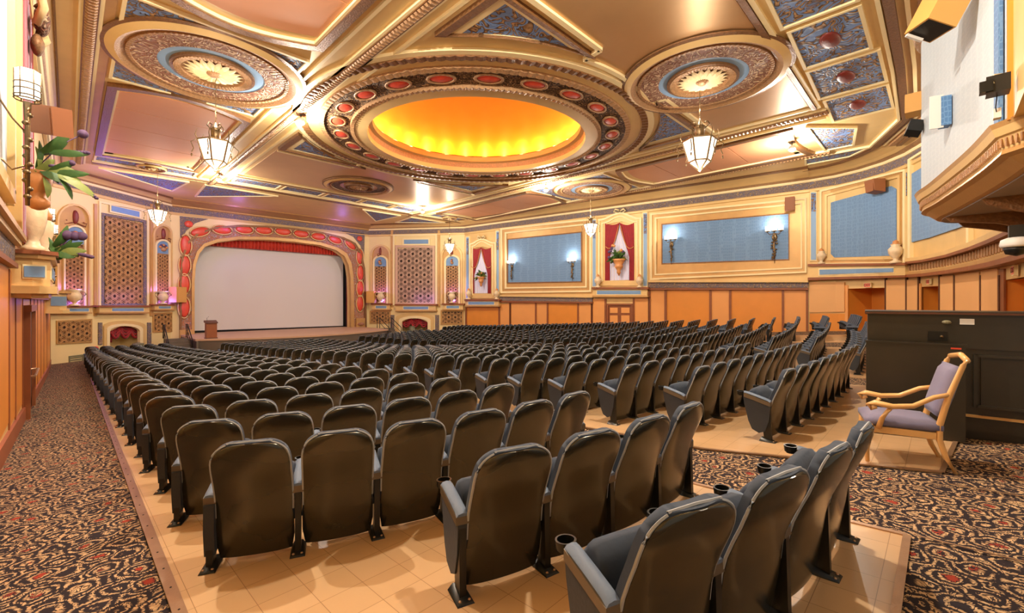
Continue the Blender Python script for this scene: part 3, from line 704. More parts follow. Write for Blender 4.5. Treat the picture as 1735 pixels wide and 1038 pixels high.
for i, (zx, zy) in enumerate([(165, 265), (160, 370), (157, 470), (157, 590)]+cl+cr_):
    u, v = zx/3.098+260, zy/3.098+330; x, z = yp(u, v)
    vert = i < 4 or i >= 4+len(cl); ang = 0
    if zx == 240: ang = R(22)
    if zx == 1028: ang = R(-38)
    if zx == 948: ang = R(-14)
    rx, rz = (.34, .74) if vert else (.62, .33)
    mb = MB(); mb.ell((0, 0, 0), (rx, .12, rz), M['red_cart'], 18, 8)
    pts = [(1.12*rx*math.cos(t), -.05, 1.12*rz*math.sin(t)) for t in frange(0, 2*math.pi, 20)[:-1]]; mb.tube(pts, .05, 5, M['gold'], closed=True)
    o = mb.build('cartouche', None, arch, smooth=True); o.location = (x, YP-.18, z); o.rotation_euler = (0, -ang, 0)
for u, v in ((315, 570), (608, 548)):
    x, z = yp(u, v); mb = MB(); mb.box((x, YP-.2, z), (.9, .3, 1.1), M['gold_dark']); mb.lathe([(.01, 0), (.3, .1), (.34, .2), (.2, .3), (.01, .34)], (x, YP-.35, z-.2), 12, M['orn_pros']); mb.build('plinth', None, arch)
for u0, u1, sx in ((304, 336, 0), (590, 617, 1)):
    A = [yp(u0, 350), yp(u1, 352)]
# blue spandrels above the arch
for pts in ([(304, 366), (352, 371), (330, 378), (314, 392), (305, 412)], [(617, 396), (576, 391), (598, 401), (610, 416), (616, 436)]):
    P = [yp(*p) for p in pts]; k = len(P)
    mb = MB(); mb.add([(p[0], YP-.06, p[1]) for p in P]+[(p[0], YP, p[1]) for p in P], [tuple(range(k)), tuple(range(2*k-1, k-1, -1))]+[(i, k+i, k+(i+1) % k, (i+1) % k) for i in range(k)], M['orn_frieze'])
    c = P[0]; mb.ell((c[0]+(.55 if pts[0][0] < 400 else -.55), YP-.1, c[1]-.55), (.28, .1, .26), M['red_cart'], 12, 6); mb.build('corner_scroll', None, wall_stage)
# screen
def quad_y(mb, uv, y, th, m):
    P = [yp(u, v, y) for u, v in uv]; k = len(P)
    mb.add([(p[0], y, p[1]) for p in P]+[(p[0], y+th, p[1]) for p in P], [tuple(range(k)), tuple(range(2*k-1, k-1, -1))]+[(i, k+i, k+(i+1) % k, (i+1) % k) for i in range(k)], m); return mb
YS = 42.9
scr = thing('cinema_screen', 'large blank white cinema screen within the arch', 'screen')
quad_y(MB(), [(322, 405), (581, 425), (581, 551.5), (322, 560.5)], YS, .04, M['screen']).build('screen_cloth', None, scr)
mb = MB(); quad_y(mb, [(316, 560.5), (600, 551.3), (600, 556), (316, 567)], YS-.03, .1, M['screen_black']); quad_y(mb, [(581, 400), (586, 400), (586, 556), (581, 556)], YS-.03, .1, M['screen_black']); mb.build('black_masking', None, scr)
def pleats(mb, x0, x1, zt, zb, y, amp, n, m, zbf=None, th=.03):
    """hanging cloth with vertical folds"""
    k = n*6; vs = []
    for i in range(k+1):
        f = i/k; x = x0+(x1-x0)*f; yy = y+amp*math.sin(f*n*2*math.pi)+amp*.3*math.sin(f*n*5.1); b = zbf(f) if zbf else zb; t = zt(f) if callable(zt) else zt
        vs += [(x, yy, t), (x, yy+amp*.2, (t+b)/2), (x, yy, b), (x, yy+th, t), (x, yy+th, b)]
    fs = []
    for i in range(k):
        a, b = 5*i, 5*i+5; fs += [(a, a+1, b+1, b), (a+1, a+2, b+2, b+1), (a+4, a+3, b+3, b+4), (a+2, a+4, b+4, b+2)]
    return mb.add(vs, fs, m)
M['valance'] = mat('orange_red_valance', rgb(206, 60, 36), .6, 0, .1, 20, .2, 4, sheen=.3)
a = yp(335, 398, 42.5); b = yp(592, 420, 42.5); c = yp(335, 414.5, 42.5); d = yp(592, 434, 42.5)
mb = pleats(MB(), a[0], b[0], lambda f: a[1]+(b[1]-a[1])*f+.9, 0, 42.5, .1, 46, M['valance'], lambda f: c[1]+(d[1]-c[1])*f)
tag(mb.build('valance_curtain', None, None, smooth=True), 'pleated orange red valance along the top of the screen', 'curtain')
a = yp(586, 430, 42.7); b = yp(596, 430, 42.7); mb = pleats(MB(), a[0], b[0]+.5, a[1]+.6, -2.5, 42.7, .1, 5, M['red']); tag(mb.build('side_curtain', None, None, smooth=True), 'narrow dark red curtain hanging at the right edge of the screen', 'curtain')
mb = MB(); mb.box((13.5, 44.2, 1.5), (18, .1, 12.4), M['screen_black']); mb.box((4.9, 43.3, 1.5), (.1, 1.9, 12.4), M['screen_black']); mb.box((22.3, 43.3, 1.5), (.1, 1.9, 12.4), M['screen_black']); tag(mb.build('wall_backstage'), 'dark stage house behind the screen', kind='structure')
# stage
ZS = -2.56; lip = [(x, 33.6+.045*(x-13)**2) for x in frange(6.0, 20.6, 24)]
mb = MB(); P = [(6.0, YP+2.5)]+[(6.0, 35.9)]+lip[1:-1]+[(20.6, 36.2), (20.6, YP+2.5)]
mb.prism([(p[0], p[1]) for p in lip]+[(20.6, YP+2.4), (6.0, YP+2.4)], ZS-.12, ZS, M['stagefloor']); stage = mb.build('stage'); tag(stage, 'low curved stage in front of the screen', kind='structure')
mb = MB(); 
for p, q in zip(lip, lip[1:]): mb.hexa([(p[0], p[1]+.05, ZB), (q[0], q[1]+.05, ZB), (q[0], q[1]+.2, ZB), (p[0], p[1]+.2, ZB), (p[0], p[1]+.05, ZS-.1), (q[0], q[1]+.05, ZS-.1), (q[0], q[1]+.2, ZS-.1), (p[0], p[1]+.2, ZS-.1)], M['stagefront'])
mb.box((6.05, 38.5, (ZB+ZS)/2-.06), (.1, 6.2, ZS-ZB-.12), M['stagefront']); mb.box((20.55, 38.5, (ZB+ZS)/2-.06), (.1, 6.2, ZS-ZB-.12), M['stagefront'])
mb.build('stage_front', None, stage)
# ---------------------------------------------------------------- wall decoration
def Wn(W): return W.n[0]
def lattice(W, u0, t0, b0, u1, t1, b1, name='grille', m='lattice', par=None, cells=9, inv=False, o=.04, bw=.105):
    """pierced star lattice over dark cloth, on a flat wall"""
    A = W.P(u0, t0, o); B = W.P(u1, t1, o); A2 = W.P(u0, b0, o); B2 = W.P(u1, b1, o)
    zt = (A[2]+B[2])/2; zb = (A2[2]+B2[2])/2; L = math.hypot(B[0]-A[0], B[1]-A[1]); T = ((B[0]-A[0])/L, (B[1]-A[1])/L); H = zt-zb
    s = L/cells; mb = MB(); bw = s*bw
    def P(a, b, d=0): n = W.n[0]; return (A[0]+T[0]*a+n[0]*d, A[1]+T[1]*a+n[1]*d, zb+b)
    n = W.n[0]
    def clip(x0, y0, x1, y1):
        t0_, t1_ = 0, 1; dx, dy = x1-x0, y1-y0
        for p, q in ((-dx, x0), (dx, L-x0), (-dy, y0), (dy, H-y0)):
            if abs(p) < 1e-9:
                if q < 0: return None
            else:
                r = q/p
                if p < 0: t0_ = max(t0_, r)
                else: t1_ = min(t1_, r)
        return None if t0_ >= t1_ else (x0+dx*t0_, y0+dy*t0_, x0+dx*t1_, y0+dy*t1_)
    for ang, step, off in ((90, s, s/2), (30, s, 0), (150, s, 0)):
        a = R(ang); dx, dy = math.cos(a), math.sin(a); nx, ny = -dy, dx; D = math.hypot(L, H)
        k = -int(D/step)-1
        while k*step < D+step:
            cx, cy_ = nx*(k*step+off), ny*(k*step+off); c = clip(cx-dx*2*D, cy_-dy*2*D, cx+dx*2*D, cy_+dy*2*D)
            if c: mb.bar(P(c[0], c[1], .02), P(c[2], c[3], .02), bw, .05, M[m], up=(n[0], n[1], 0))
            k += 1
    # rosettes on the crossings
    r = s*.42; row = 0; y = 0
    while y < H+.01:
        x = (s/2 if row % 2 else 0)
        while x < L+.01:
            pts = []
            for j in range(6):
                t = R(60*j+30); a_, b_ = x+r*math.cos(t), y+r*math.sin(t); pts.append((min(L, max(0, a_)), min(H, max(0, b_))))
            for p, q in zip(pts, pts[1:]+pts[:1]):
                if math.hypot(p[0]-q[0], p[1]-q[1]) > .02: mb.bar(P(p[0], p[1], .035), P(q[0], q[1], .035), bw*.75, .04, M[m], up=(n[0], n[1], 0))
            x += s
        y += s*.866; row += 1
    o_ = mb.build(name, None, par); o_['kind'] = 'stuff'
    bk = MB(); bk.hexa([P(0, 0, -.03), P(L, 0, -.03), P(L, 0, -.01), P(0, 0, -.01), P(0, H, -.03), P(L, H, -.03), P(L, H, -.01), P(0, H, -.01)], M['lattice_back']); bk.build('backing_cloth', None, par)
def arc_px(uc, v0, ru, rv, n=10, a0=180, a1=0): return [(uc+ru*math.cos(R(a0+(a1-a0)*k/n)), v0-rv*math.sin(R(a0+(a1-a0)*k/n))) for k in range(n+1)]
def niche(W, u0, u1, top, bot, iu0, iu1, btop, gtop, gbot, label, cells=5):
    t = thing('arched_niche', label, 'niche'); uc = (u0+u1)/2; r = (u1-u0)/2; spring = top+r
    out = [(u0, bot)]+arc_px(uc, spring, r, r)+[(u1, bot)]; inn = [(u0+3, bot)]+arc_px(uc, spring, r-3, r-3)+[(u1-3, bot)]
    wstrip(MB(), W, out, inn, 0, .14, M['gold']).build('outer_moulding', None, t)
    wpoly(MB(), W, inn, .005, .02, M['gold_dark']).build('niche_back', None, t)
    ic = (iu0+iu1)/2; ir = (iu1-iu0)/2
    o2 = [(iu0-3, bot)]+[(iu0-3, btop+ir*.8)]+arc_px(ic, btop+ir*.8, ir+3, ir*.8+3)+[(iu1+3, bot)]; i2 = [(iu0, bot)]+[(iu0, btop+ir*.8)]+arc_px(ic, btop+ir*.8, ir, ir*.8)+[(iu1, bot)]
    wstrip(MB(), W, o2, i2, .02, .12, M['ivory']).build('inner_moulding', None, t)
    wpoly(MB(), W, [(iu0, gtop)]+[(iu0, btop+ir*.8)]+arc_px(ic, btop+ir*.8, ir, ir*.8)+[(iu1, gtop)], .02, .05, M['plaque']).build('painted_lunette', None, t)
    c = W.P(ic, (btop+gtop)/2+3, .10); mb = MB(); mb.ell(c, (.22, .1, .16), M['bronze_light'], 10, 5)
    for q in range(5): a = R(30+30*q); mb.ell((c[0]+.33*math.cos(a)*.7, c[1]+.3*math.cos(a)*.5, c[2]+.3*math.sin(a)), (.12, .08, .1), M['purple' if q % 2 else 'terra'], 8, 4)
    mb.build('fruit_relief', None, t, smooth=True)
    c = W.P(ic, btop-(btop-top)*.42, .06); mb = MB(); mb.ell(c, (.16, .08, .42), M['red_dark'], 10, 6)
    for q in (-1, 1): mb.tube([(c[0]+q*.1, c[1]+q*.08, c[2]-.35), (c[0]+q*.45, c[1]+q*.3, c[2]-.5), (c[0]+q*.5, c[1]+q*.33, c[2]-.3), (c[0]+q*.35, c[1]+q*.25, c[2]-.25)], .04, 5, M['brown'])
    mb.build('painted_crest', None, t, smooth=True)
    lattice(W, iu0, gtop, gbot, iu1, gtop, gbot, 'star_lattice', 'lattice', t, cells)
    return t
def ledge(W, u0, u1, v, h, label, plaque=None, par=None, depth=.45, grp=None, nm='wall_ledge', v1=None):
    t = thing(nm, label, 'ledge', group=grp) if label else par; v1 = v if v1 is None else v1
    rail(MB(), W, [(u0, v), (u1, v1)], h*.22, 0, depth, M['brown']).build('shelf_top', None, t)
    rail(MB(), W, [(u0+2, v+h*.45), (u1-2, v1+h*.45)], h*.7, 0, depth*.7, M['gold']).build('ledge_body', None, t)
    rail(MB(), W, [(u0+1, v+h*.86), (u1-1, v1+h*.86)], h*.18, 0, depth*.85, M['gold_dark']).build('lower_moulding', None, t)
    if plaque:
        f0 = (plaque[0]-u0)/(u1-u0); f1 = (plaque[1]-u0)/(u1-u0); a = v+(v1-v)*f0+h*.45; b = v+(v1-v)*f1+h*.45
        rail(MB(), W, [plaque[:1]+(a,), (plaque[1], b)], h*.56, depth*.7, depth*.74, M['ivory']).build('plaque_border', None, t)
        rail(MB(), W, [(plaque[0]+1, a), (plaque[1]-1, b)], h*.38, depth*.74, depth*.78, M['plaque']).build('blue_plaque', None, t)
    return t
def plaque(W, u0, v0, u1, v1, h, par, o=.06):
    rail(MB(), W, [(u0-3, v0), (u1+3, v1)], h+5, o-.04, o, M['ivory']).build('plaque_border', None, par); rail(MB(), W, [(u0, v0), (u1, v1)], h, o, o+.03, M['plaque']).build('blue_plaque', None, par)
def uplight(W, u, v0, v1, label):
    """cream urn lit violet"""
    c = W.P(u, v1, .42); H = (v1-v0)/740*W.hit(u, .42)[2]; r = H*.36; t = thing('urn_uplighter', label, 'urn', c)
    MB().lathe([(.01, 0), (r*.7, 0), (r*.7, H*.06), (r*.25, H*.14), (r*.3, H*.2), (r*.8, H*.38), (r*.95, H*.6), (r*.7, H*.78), (r*.6, H*.84), (r*1.05, H*.98), (r*.9, H)], (0, 0, 0), 14, M['marble']).build('urn_body', None, t, smooth=True)
    mb = MB(); mb.tube([(-r*.9, 0, H*.55), (-r*1.4, 0, H*.7), (-r*1.1, 0, H*.92), (-r*.8, 0, H*.9)], r*.1, 5, M['marble']); mb.tube([(r*.9, 0, H*.55), (r*1.4, 0, H*.7), (r*1.1, 0, H*.92), (r*.8, 0, H*.9)], r*.1, 5, M['marble']); mb.build('handles', None, t, smooth=True)
    n = W.n[0]; light('violet_lamp', (c[0]-n[0]*.12+.25, c[1]-n[1]*.12, c[2]+.25), 50, (.24, .12, 1), .05); light('violet_lamp', (c[0]+n[0]*.3, c[1]+n[1]*.3, c[2]+H+.1), 26, (.42, .14, 1), .05)
# left splayed wall
W = W_SL
niche(W, 97, 154, 345, 518, 111, 143, 384, 414, 517, 'tall arched niche nearest the left aisle wall, star lattice under a blue lunette', 5)
niche(W, 259.5, 292, 380, 516, 266, 286, 408, 430, 515, 'narrow arched niche immediately left of the proscenium arch', 5)
t = thing('organ_grille', 'tall pierced organ grille on the left splayed wall over the curtained arch', 'grille'); g1 = t
frame(MB(), W, 172, 360, 519, 248, 373, 518, 4.5, 0, .16, M['orn_frieze']).build('scroll_border', None, t)
frame(MB(), W, 168, 340, 520, 252, 357, 519, 3.2, 0, .12, M['ivory']).build('outer_moulding', None, t)
lattice(W, 177, 367, 515, 243, 378, 515, 'star_lattice', 'lattice', t, 9); plaque(W, 189, 352.5, 236, 363, 9, t, .12)
t = g1
ledge(W, 80, 157, 519, 13, 'gilt ledge with blue plaque under the lattice niche by the left aisle', (94, 151))
ledge(W, 166, 254, 518.5, 13, 'gilt ledge with blue plaque between the left organ grille and curtained arch', (189, 244))
ledge(W, 260, 296, 516, 10, 'short gilt ledge under the narrow niche left of the screen', (268, 290))
def low_grille(W, u0, v0, u1, v1, label, cells, s=0):
    t = thing('wall_grille', label, 'grille'); frame(MB(), W, u0-3, v0-3, v1+3, u1+3, v0-3+s, v1+3+s, 2.5, 0, .07, M['gold_dark']).build('grille_frame', None, t); lattice(W, u0, v0, v1, u1, v0+s, v1+s, 'star_lattice', 'lattice', t, cells)
low_grille(W, 99, 546, 153, 580, 'low square lattice grille above the grey floor vent', 7, -3)
low_grille(W, 262, 533, 290, 560, 'small lattice grille beside the left stage steps', 5, -1)
uplight(W, 126, 490, 518, 'violet-lit urn in the wide niche by the left aisle'); uplight(W, 276, 493, 515, 'violet-lit urn in the narrow niche left of the screen')
def arch_surround(W, u0, u1, top, bot, label, rec, k=1):
    t = thing('arch_surround', label, 'arch'); uc = (u0+u1)/2; r = (u1-u0)/2
    def fl(r_, top_): return [(uc-r_, bot)]+[(uc-r_, top_+9*k)]+arc_px(uc, top_+9*k, r_, 9*k, 8)[1:-1]+[(uc+r_, top_+9*k), (uc+r_, bot)]
    wstrip(MB(), W, fl(r+8, top-7), fl(r+3, top-2), 0, .10, M['gold']).build('outer_moulding', None, t)
    wstrip(MB(), W, fl(r+3, top-2), fl(r-2, top+2), -.05, .16, M['ivory']).build('inner_moulding', None, t)
    wstrip(MB(), W, [(uc-r-.5, bot), (uc-r-.5, top-1)]+[(uc-r+2*r*q/8, top-1) for q in range(1, 8)]+[(uc+r+.5, top-1), (uc+r+.5, bot)], fl(r-2, top+2)[:1]+[(uc-r+2, top+11*k)]+[(uc-r+2+(2*r-4)*q/8, top+11*k-math.sin(math.pi*q/8)*9*k) for q in range(1, 8)]+[(uc+r-2, top+11*k), (uc+r-2, bot)], -.04, .02, M['gold']).build('arch_infill', None, t)
    for s in (-1, 1):
        a = uc+s*(r+14); rail(MB(), W, [(a-3.2, (top+bot)/2-10*k), (a+3.2, (top+bot)/2-10*k)], (bot-top)*.75, 0, .07, M['orn_frieze']).build('scroll_pilaster', None, t)
    # swagged red curtain inside
    sw = MB(); n = 3
    for q in range(n):
        a = W.P(uc-r+2+(2*r-4)*q/n, top+4, -.25); b = W.P(uc-r+2+(2*r-4)*(q+1)/n, top+4, -.25)
        for w in range(4):
            pts = []
            for j in range(9): f = j/8; pts.append((a[0]+(b[0]-a[0])*f, a[1]+(b[1]-a[1])*f-.03*w, a[2]+.1-.12*w-(.18+.10*w)*math.sin(math.pi*f)))
            sw.tube(pts, .09, 6, M['red'])
    for s in (-1, 1):
        a = W.P(uc+s*(r-3), top+4, -.3)
        for w in range(3): sw.tube([(a[0]-s*.1*w, a[1], a[2]), (a[0]-s*.09*w, a[1], a[2]-.5), (a[0], a[1], a[2]-1.0+.12*w)], .07, 6, M['red'])
    tag(sw.build('swag_curtain', None, None, smooth=True), rec, 'curtain')
arch_surround(W, 184, 239, 550, 600, 'moulded arch opening beneath the left organ grille', 'red swagged curtain in the arch left of the stage')
t = thing('floor_vent', 'small grey vent low on the left splayed wall', 'vent'); frame(MB(), W, 117, 603, 624, 142, 600, 620, 2, 0, .05, M['vent']).build('vent_frame', None, t)
for k in range(5): rail(MB(), W, [(119, 607+k*3.6), (140, 604+k*3.6)], 2.2, 0, .03, M['vent']).build('slat', None, t)
mb = MB(); rail(mb, W, [(86, 628), (182, 612)], 4, 0, .06, M['skirt']); tag(mb.build('baseboard_front_left'), kind='structure')
for u in (162, 257, 295): rail(MB(), W, [(u-2.5, 440), (u+2.5, 440)], 190, 0, .08, M['gold_dark']).build('pilaster', None, wall_fl)
# right splayed wall
W = W_SR
niche(W, 627, 661, 414, 515, 634, 654, 435, 451, 513, 'narrow arched lattice niche immediately right of the proscenium arch', 5)
niche(W, 746, 783, 415, 515, 755, 776, 434, 450, 513, 'arched lattice niche between the right organ grille and the curtained window', 5)
t = thing('organ_grille', 'broad pierced organ grille on the splayed wall right of the screen', 'grille')
frame(MB(), W, 669, 415, 516, 736, 416, 516, 4, 0, .16, M['grille_pale']).build('inner_border', None, t); frame(MB(), W, 665, 397, 517, 740, 396, 517, 3, 0, .12, M['ivory']).build('outer_moulding', None, t)
lattice(W, 673, 420, 513, 732, 421, 513, 'star_lattice', 'grille_pale', t, 9); plaque(W, 684, 409.5, 725, 409, 7, t, .12)
ledge(W, 668, 740, 516, 12, 'gilt ledge with blue plaque between the right organ grille and its arch', (682, 726))
ledge(W, 628, 662, 515, 11, 'short gilt ledge beneath the niche just right of the screen', (635, 655)); ledge(W, 748, 786, 515, 11, 'short gilt ledge under the niche beside the right organ grille', (755, 778))
low_grille(W, 629, 529, 658, 545, 'low lattice grille beside the right stage handrails', 6); low_grille(W, 749, 528, 782, 547, 'low lattice grille next to the orange wainscot', 6)
uplight(W, 644, 494, 513, 'violet-lit urn in the niche just right of the screen'); uplight(W, 765, 494, 513, 'violet-lit urn in the niche right of the right organ grille')
arch_surround(W, 678, 726, 537, 572, 'moulded arch opening beneath the right organ grille', 'red swagged curtain in the arch right of the stage', .8)
for u in (663.5, 743): rail(MB(), W, [(u-2, 455), (u+2, 455)], 130, 0, .08, M['gold_dark']).build('pilaster', None, wall_fr)
for (u, v, lb) in ((162, 590, 'small red fire bell on the left splayed wall'), (740, 564, 'small red fire bell beside the right arch')):
    Wq = W_SL if u < 400 else W_SR; c = Wq.P(u, v, .08); mb = MB(); mb.ell(c, (.14, .14, .14), M['red_cart'], 10, 6); tag(mb.build('fire_bell', None, None, smooth=True), lb, 'bell')
# right wall: base band, wainscot, panels
W = W_R
def long_ledge(W, u0, u1, v0, v1, h, par, teeth_=True, n='frieze_rail'):
    rail(MB(), W, [(u0, v0+h*.12), (u1, v1+h*.12)], h*.24, 0, .30, M['gold']).build('rail_top', None, par)
    rail(MB(), W, [(u0, v0+h*.5), (u1, v1+h*.5)], h*.55, 0, .16, M['orn_frieze']).build('rail_frieze', None, par)
    rail(MB(), W, [(u0, v0+h*.9), (u1, v1+h*.9)], h*.2, 0, .24, M['brown']).build('rail_foot', None, par)
long_ledge(W, 846, 1003, 499, 501, 13, wall_right); long_ledge(W, 1098, 1369, 474, 474, 17, wall_right)
def wains(W, us, t0, t1, b, m1='orange', m2='orange_light', par=None, sw=3.5, flip=0):
    for k, (a, c) in enumerate(zip(us, us[1:])):
        va = t0+(t1-t0)*(a-us[0])/(us[-1]-us[0]); vc = t0+(t1-t0)*(c-us[0])/(us[-1]-us[0])
        wide = (c-a) > 50
        slab(MB(), W, [(a+sw/2, va, b), (c-sw/2, vc, b)], 0, .03, M[m1 if wide else m2]).build('wainscot_panel', None, par)
    for a in us: va = t0+(t1-t0)*(a-us[0])/(us[-1]-us[0]); slab(MB(), W, [(a-sw/2, va, b), (a+sw/2, va, b)], 0, .09, M['brown']).build('wainscot_batten', None, par)
wains(W, [789, 845, 863.6], 520, 514, 585, par=wall_right, sw=2.5); wains(W, [863.6, 907, 927, 978.5, 1002], 512, 514, 585, par=wall_right, sw=2.5)
wains(W, [1002, 1025], 506, 506, 585, par=wall_right, sw=3); wains(W, [1073, 1099], 505, 504, 585, par=wall_right, sw=3)
wains(W, [1099.5, 1127, 1203, 1236.5, 1326, 1367], 491, 491, 590, par=wall_right, sw=4)
slab(MB(), W, [(789, 569, 575), (1368, 566, 573)], 0, .14, M['skirt']).build('skirting', None, wall_right)
# panelled door
d = thing('door', 'double door with brown rails in the orange side wall below the curtained window', 'door')
frame(MB(), W, 1027, 514, 600, 1072, 514, 600, 3, 0, .14, M['brown']).build('door_frame', None, d)
slab(MB(), W, [(1030, 517, 600), (1069, 517, 600)], .02, .05, M['brown']).build('door_leaf', None, d)
for a, c in ((1033, 1046), (1052, 1066)):
    for p, q in ((521, 530), (534, 553), (557, 580)): slab(MB(), W, [(a, p, q), (c, p, q)], .05, .08, M['orange_light']).build('door_panel', None, d)
def blue_panel(u0, t0, b0, u1, t1, b1, fu0, ft0, fb0, fu1, ft1, fb1, label):
    t = thing('fabric_wall_panel', label, 'wall panel')
    frame(MB(), W_R, u0, t0, b0, u1, t1, b1, 3, 0, .20, M['ivory']).build('outer_frame', None, t)
    def ins(k): f = k; return (u0+k, t0+k+(t1-t0)*k/(u1-u0), b0-k+(b1-b0)*k/(u1-u0), u1-k, t1+k-(t1-t0)*k/(u1-u0), b1-k-(b1-b0)*k/(u1-u0))
    frame(MB(), W_R, *ins(3), 4.5, 0, .12, M['gold_dark']).build('outer_cove', None, t); frame(MB(), W_R, *ins(7.5), 2.5, 0, .18, M['ivory']).build('middle_bead', None, t)
    slab(MB(), W_R, [(u0+10, ins(10)[1], ins(10)[2]), (u1-10, ins(10)[4], ins(10)[5])], 0, .05, M['gold_dark']).build('flat_margin', None, t)
    frame(MB(), W_R, fu0-1.5, ft0-1.5, fb0+1.5, fu1+1.5, ft1-1.5, fb1+1.5, 1.8, .05, .10, M['bronze']).build('inner_bead', None, t)
    slab(MB(), W_R, [(fu0, ft0, fb0), (fu1, ft1, fb1)], .04, .075, M['damask']).build('blue_damask', None, t)
blue_panel(847, 386.5, 496.5, 1001, 370, 494.5, 860, 406, 478.5, 984, 393.5, 476.5, 'framed blue damask panel between the two curtained windows')
blue_panel(1101, 361.5, 474, 1366, 334.5, 462, 1121.5, 380.6, 446, 1335.5, 361.8, 439, 'largest framed blue damask panel, right of the two curtained windows')
def pil(W, u0, u1, t, b, par, m='sky'):
    slab(MB(), W, [(u0-1.5, t-2, b+2), (u1+1.5, t-2, b+2)], 0, .08, M['ivory']).build('pilaster', None, par); slab(MB(), W, [(u0, t, b), (u1, t, b)], .08, .11, M[m]).build('pilaster_panel', None, par)
    slab(MB(), W, [(u0+.6, t+2, t+(b-t)*.28), (u1-.6, t+2, t+(b-t)*.28)], .11, .14, M['orn_blue']).build('pilaster_drop', None, par)
for a, b, c, d_ in ((789.5, 793.5, 402, 505), (840.5, 844.5, 392, 502), (1003.5, 1008.5, 372, 485), (1089.5, 1095.5, 361, 484), (1373.5, 1382, 326, 440)): pil(W_RB, a, b, c, d_, wall_right)
def window_niche(u0, u1, top, bot, ou0, ou1, otop, obot, lab_c, lab_n, lab_l, lu0, lu1, lv, lh, s):
    """curtained blind window: frame with scrolled head, red drapes, pale sheer behind"""
    t = thing('curtained_window', lab_n, 'window'); uc = (ou0+ou1)/2
    head = lambda d: [(u0+d, bot-d)]+[(u0+d, top+10*s+d)]+[(u0+d+(uc-u0-d)*q/6, top+10*s+d-(math.sin(q/6*math.pi/2)**2)*11*s) for q in range(1, 6)]+[(uc, top-1.5*s+d)]+[(u1-d-(u1-d-uc)*q/6, top+8*s+d-(math.sin(q/6*math.pi/2)**2)*10*s) for q in range(5, 0, -1)]+[(u1-d, top+7*s+d), (u1-d, bot-d)]
    wstrip(MB(), W_R, head(0), head(3*s), 0, .22, M['ivory']).build('outer_moulding', None, t); wstrip(MB(), W_R, head(3*s), head(6*s), 0, .12, M['gold']).build('middle_cove', None, t); wstrip(MB(), W_R, head(6*s), head(8*s), 0, .18, M['ivory']).build('inner_moulding', None, t)
    inn = head(8*s); op = [(ou0, obot)]+[(ou0, otop+4*s)]+[(ou0+(uc-ou0)*q/6, otop+4*s-(math.sin(q/6*math.pi/2)**2)*4*s) for q in range(1, 6)]+[(uc, otop)]+[(ou1-(ou1-uc)*q/6, otop+3*s-(math.sin(q/6*math.pi/2)**2)*4*s) for q in range(5, 0, -1)]+[(ou1, otop+2*s), (ou1, obot)]
    wstrip(MB(), W_R, inn, op, 0, .10, M['gold']).build('flat_margin', None, t)
    slab(MB(), W_R, [(u0+2, obot, bot), (u1-2, obot, bot)], 0, .10, M['gold']).build('sill', None, t)
    mb = MB(); a = W_R.P(uc-5*s, top, .2); b = W_R.P(uc+5*s, top, .2)
    for c, sg in ((a, -1), (b, 1)):
        mb.tube([(c[0], c[1], c[2]+.05), (c[0]+.0, c[1]-sg*.25, c[2]+.15), (c[0], c[1]-sg*.1, c[2]+.32), (c[0], c[1]+sg*.2, c[2]+.2), (c[0], c[1]+sg*.1, c[2]+.02)], .07, 6, M['ivory'])
    mb.build('scroll_crest', None, t, smooth=True)
    slab(MB(), W_R, [(ou0, otop-1, obot), (ou1, otop-1, obot)], 0, .02, M['gold_dark']).build('back_board', None, t)
    c = tag(empty('window_drapes'), lab_c, 'curtain')
    L = lambda u, v, o: W_R.P(u, v, o)
    mb = MB(); a = L(ou0+(ou1-ou0)*.16, otop+3, .04); b = L(ou1-(ou1-ou0)*.16, otop+3, .04); lo = L(uc, obot-.5, .04)[2]; d0 = (b[0]-a[0], b[1]-a[1]); LL = math.hypot(*d0); n = 30; vs = []
    for i in range(n+1):
        f = i/n; x, y = a[0]+d0[0]*f, a[1]+d0[1]*f; w = .025*math.sin(i*1.6); nn = W_R.n[0]; top_z = a[2]-.1
        fl = .30+.70*1; cx = .5+(f-.5)*.2
        px_, py_ = a[0]+d0[0]*cx, a[1]+d0[1]*cx
        vs += [(px_+nn[0]*w, py_+nn[1]*w, top_z), (x+nn[0]*w, y+nn[1]*w, top_z*.55+lo*.45), (x+nn[0]*w, y+nn[1]*w, lo)]
    mb.add(vs, [(3*i+k, 3*i+3+k, 3*i+4+k, 3*i+1+k) for i in range(n) for k in (0, 1)], M['sheer']); mb.build('sheer_panel', None, c, smooth=True)
    for sg in (-1, 1):
        e = ou0 if sg < 0 else ou1; wd = (ou1-ou0); mb = MB(); n = 16; rows = []
        kk = 10
        for r_ in range(kk+1):
            f = r_/kk; v = otop+1+(obot-otop-1)*f
            # outer drape: sweeps from the middle at the top to a tie-back, then hangs straight
            reach = (.5*(1-(f/.42)**1.6)+.27*(f/.42)**1.6) if f < .42 else (.17 if f > .5 else .22)
            row = []
            for i in range(n+1):
                g = i/n; u = e-sg*wd*reach*g; p = L(u, v+(4*s*math.sin(math.pi*g) if f < .42 else 0), .10+.04*math.sin(i*2.2+f*3)); row.append(p)
            rows.append(row)
        vs = [p for r_ in rows for p in r_]; m_ = n+1
        mb.add(vs, [(r_*m_+i, r_*m_+i+1, (r_+1)*m_+i+1, (r_+1)*m_+i) for r_ in range(kk) for i in range(n)], M['red']); mb.build('red_drape', None, c, smooth=True)
        mb = MB(); pts = [L(e-sg*wd*x_, otop+(obot-otop)*y_, .17) for x_, y_ in ((.02, .42), (.1, .45), (.18, .45), (.25, .42), (.33, .33), (.40, .2), (.47, .06))]
        mb.tube(pts, .035, 5, M['terra']); mb.build('fringe', None, c, smooth=True)
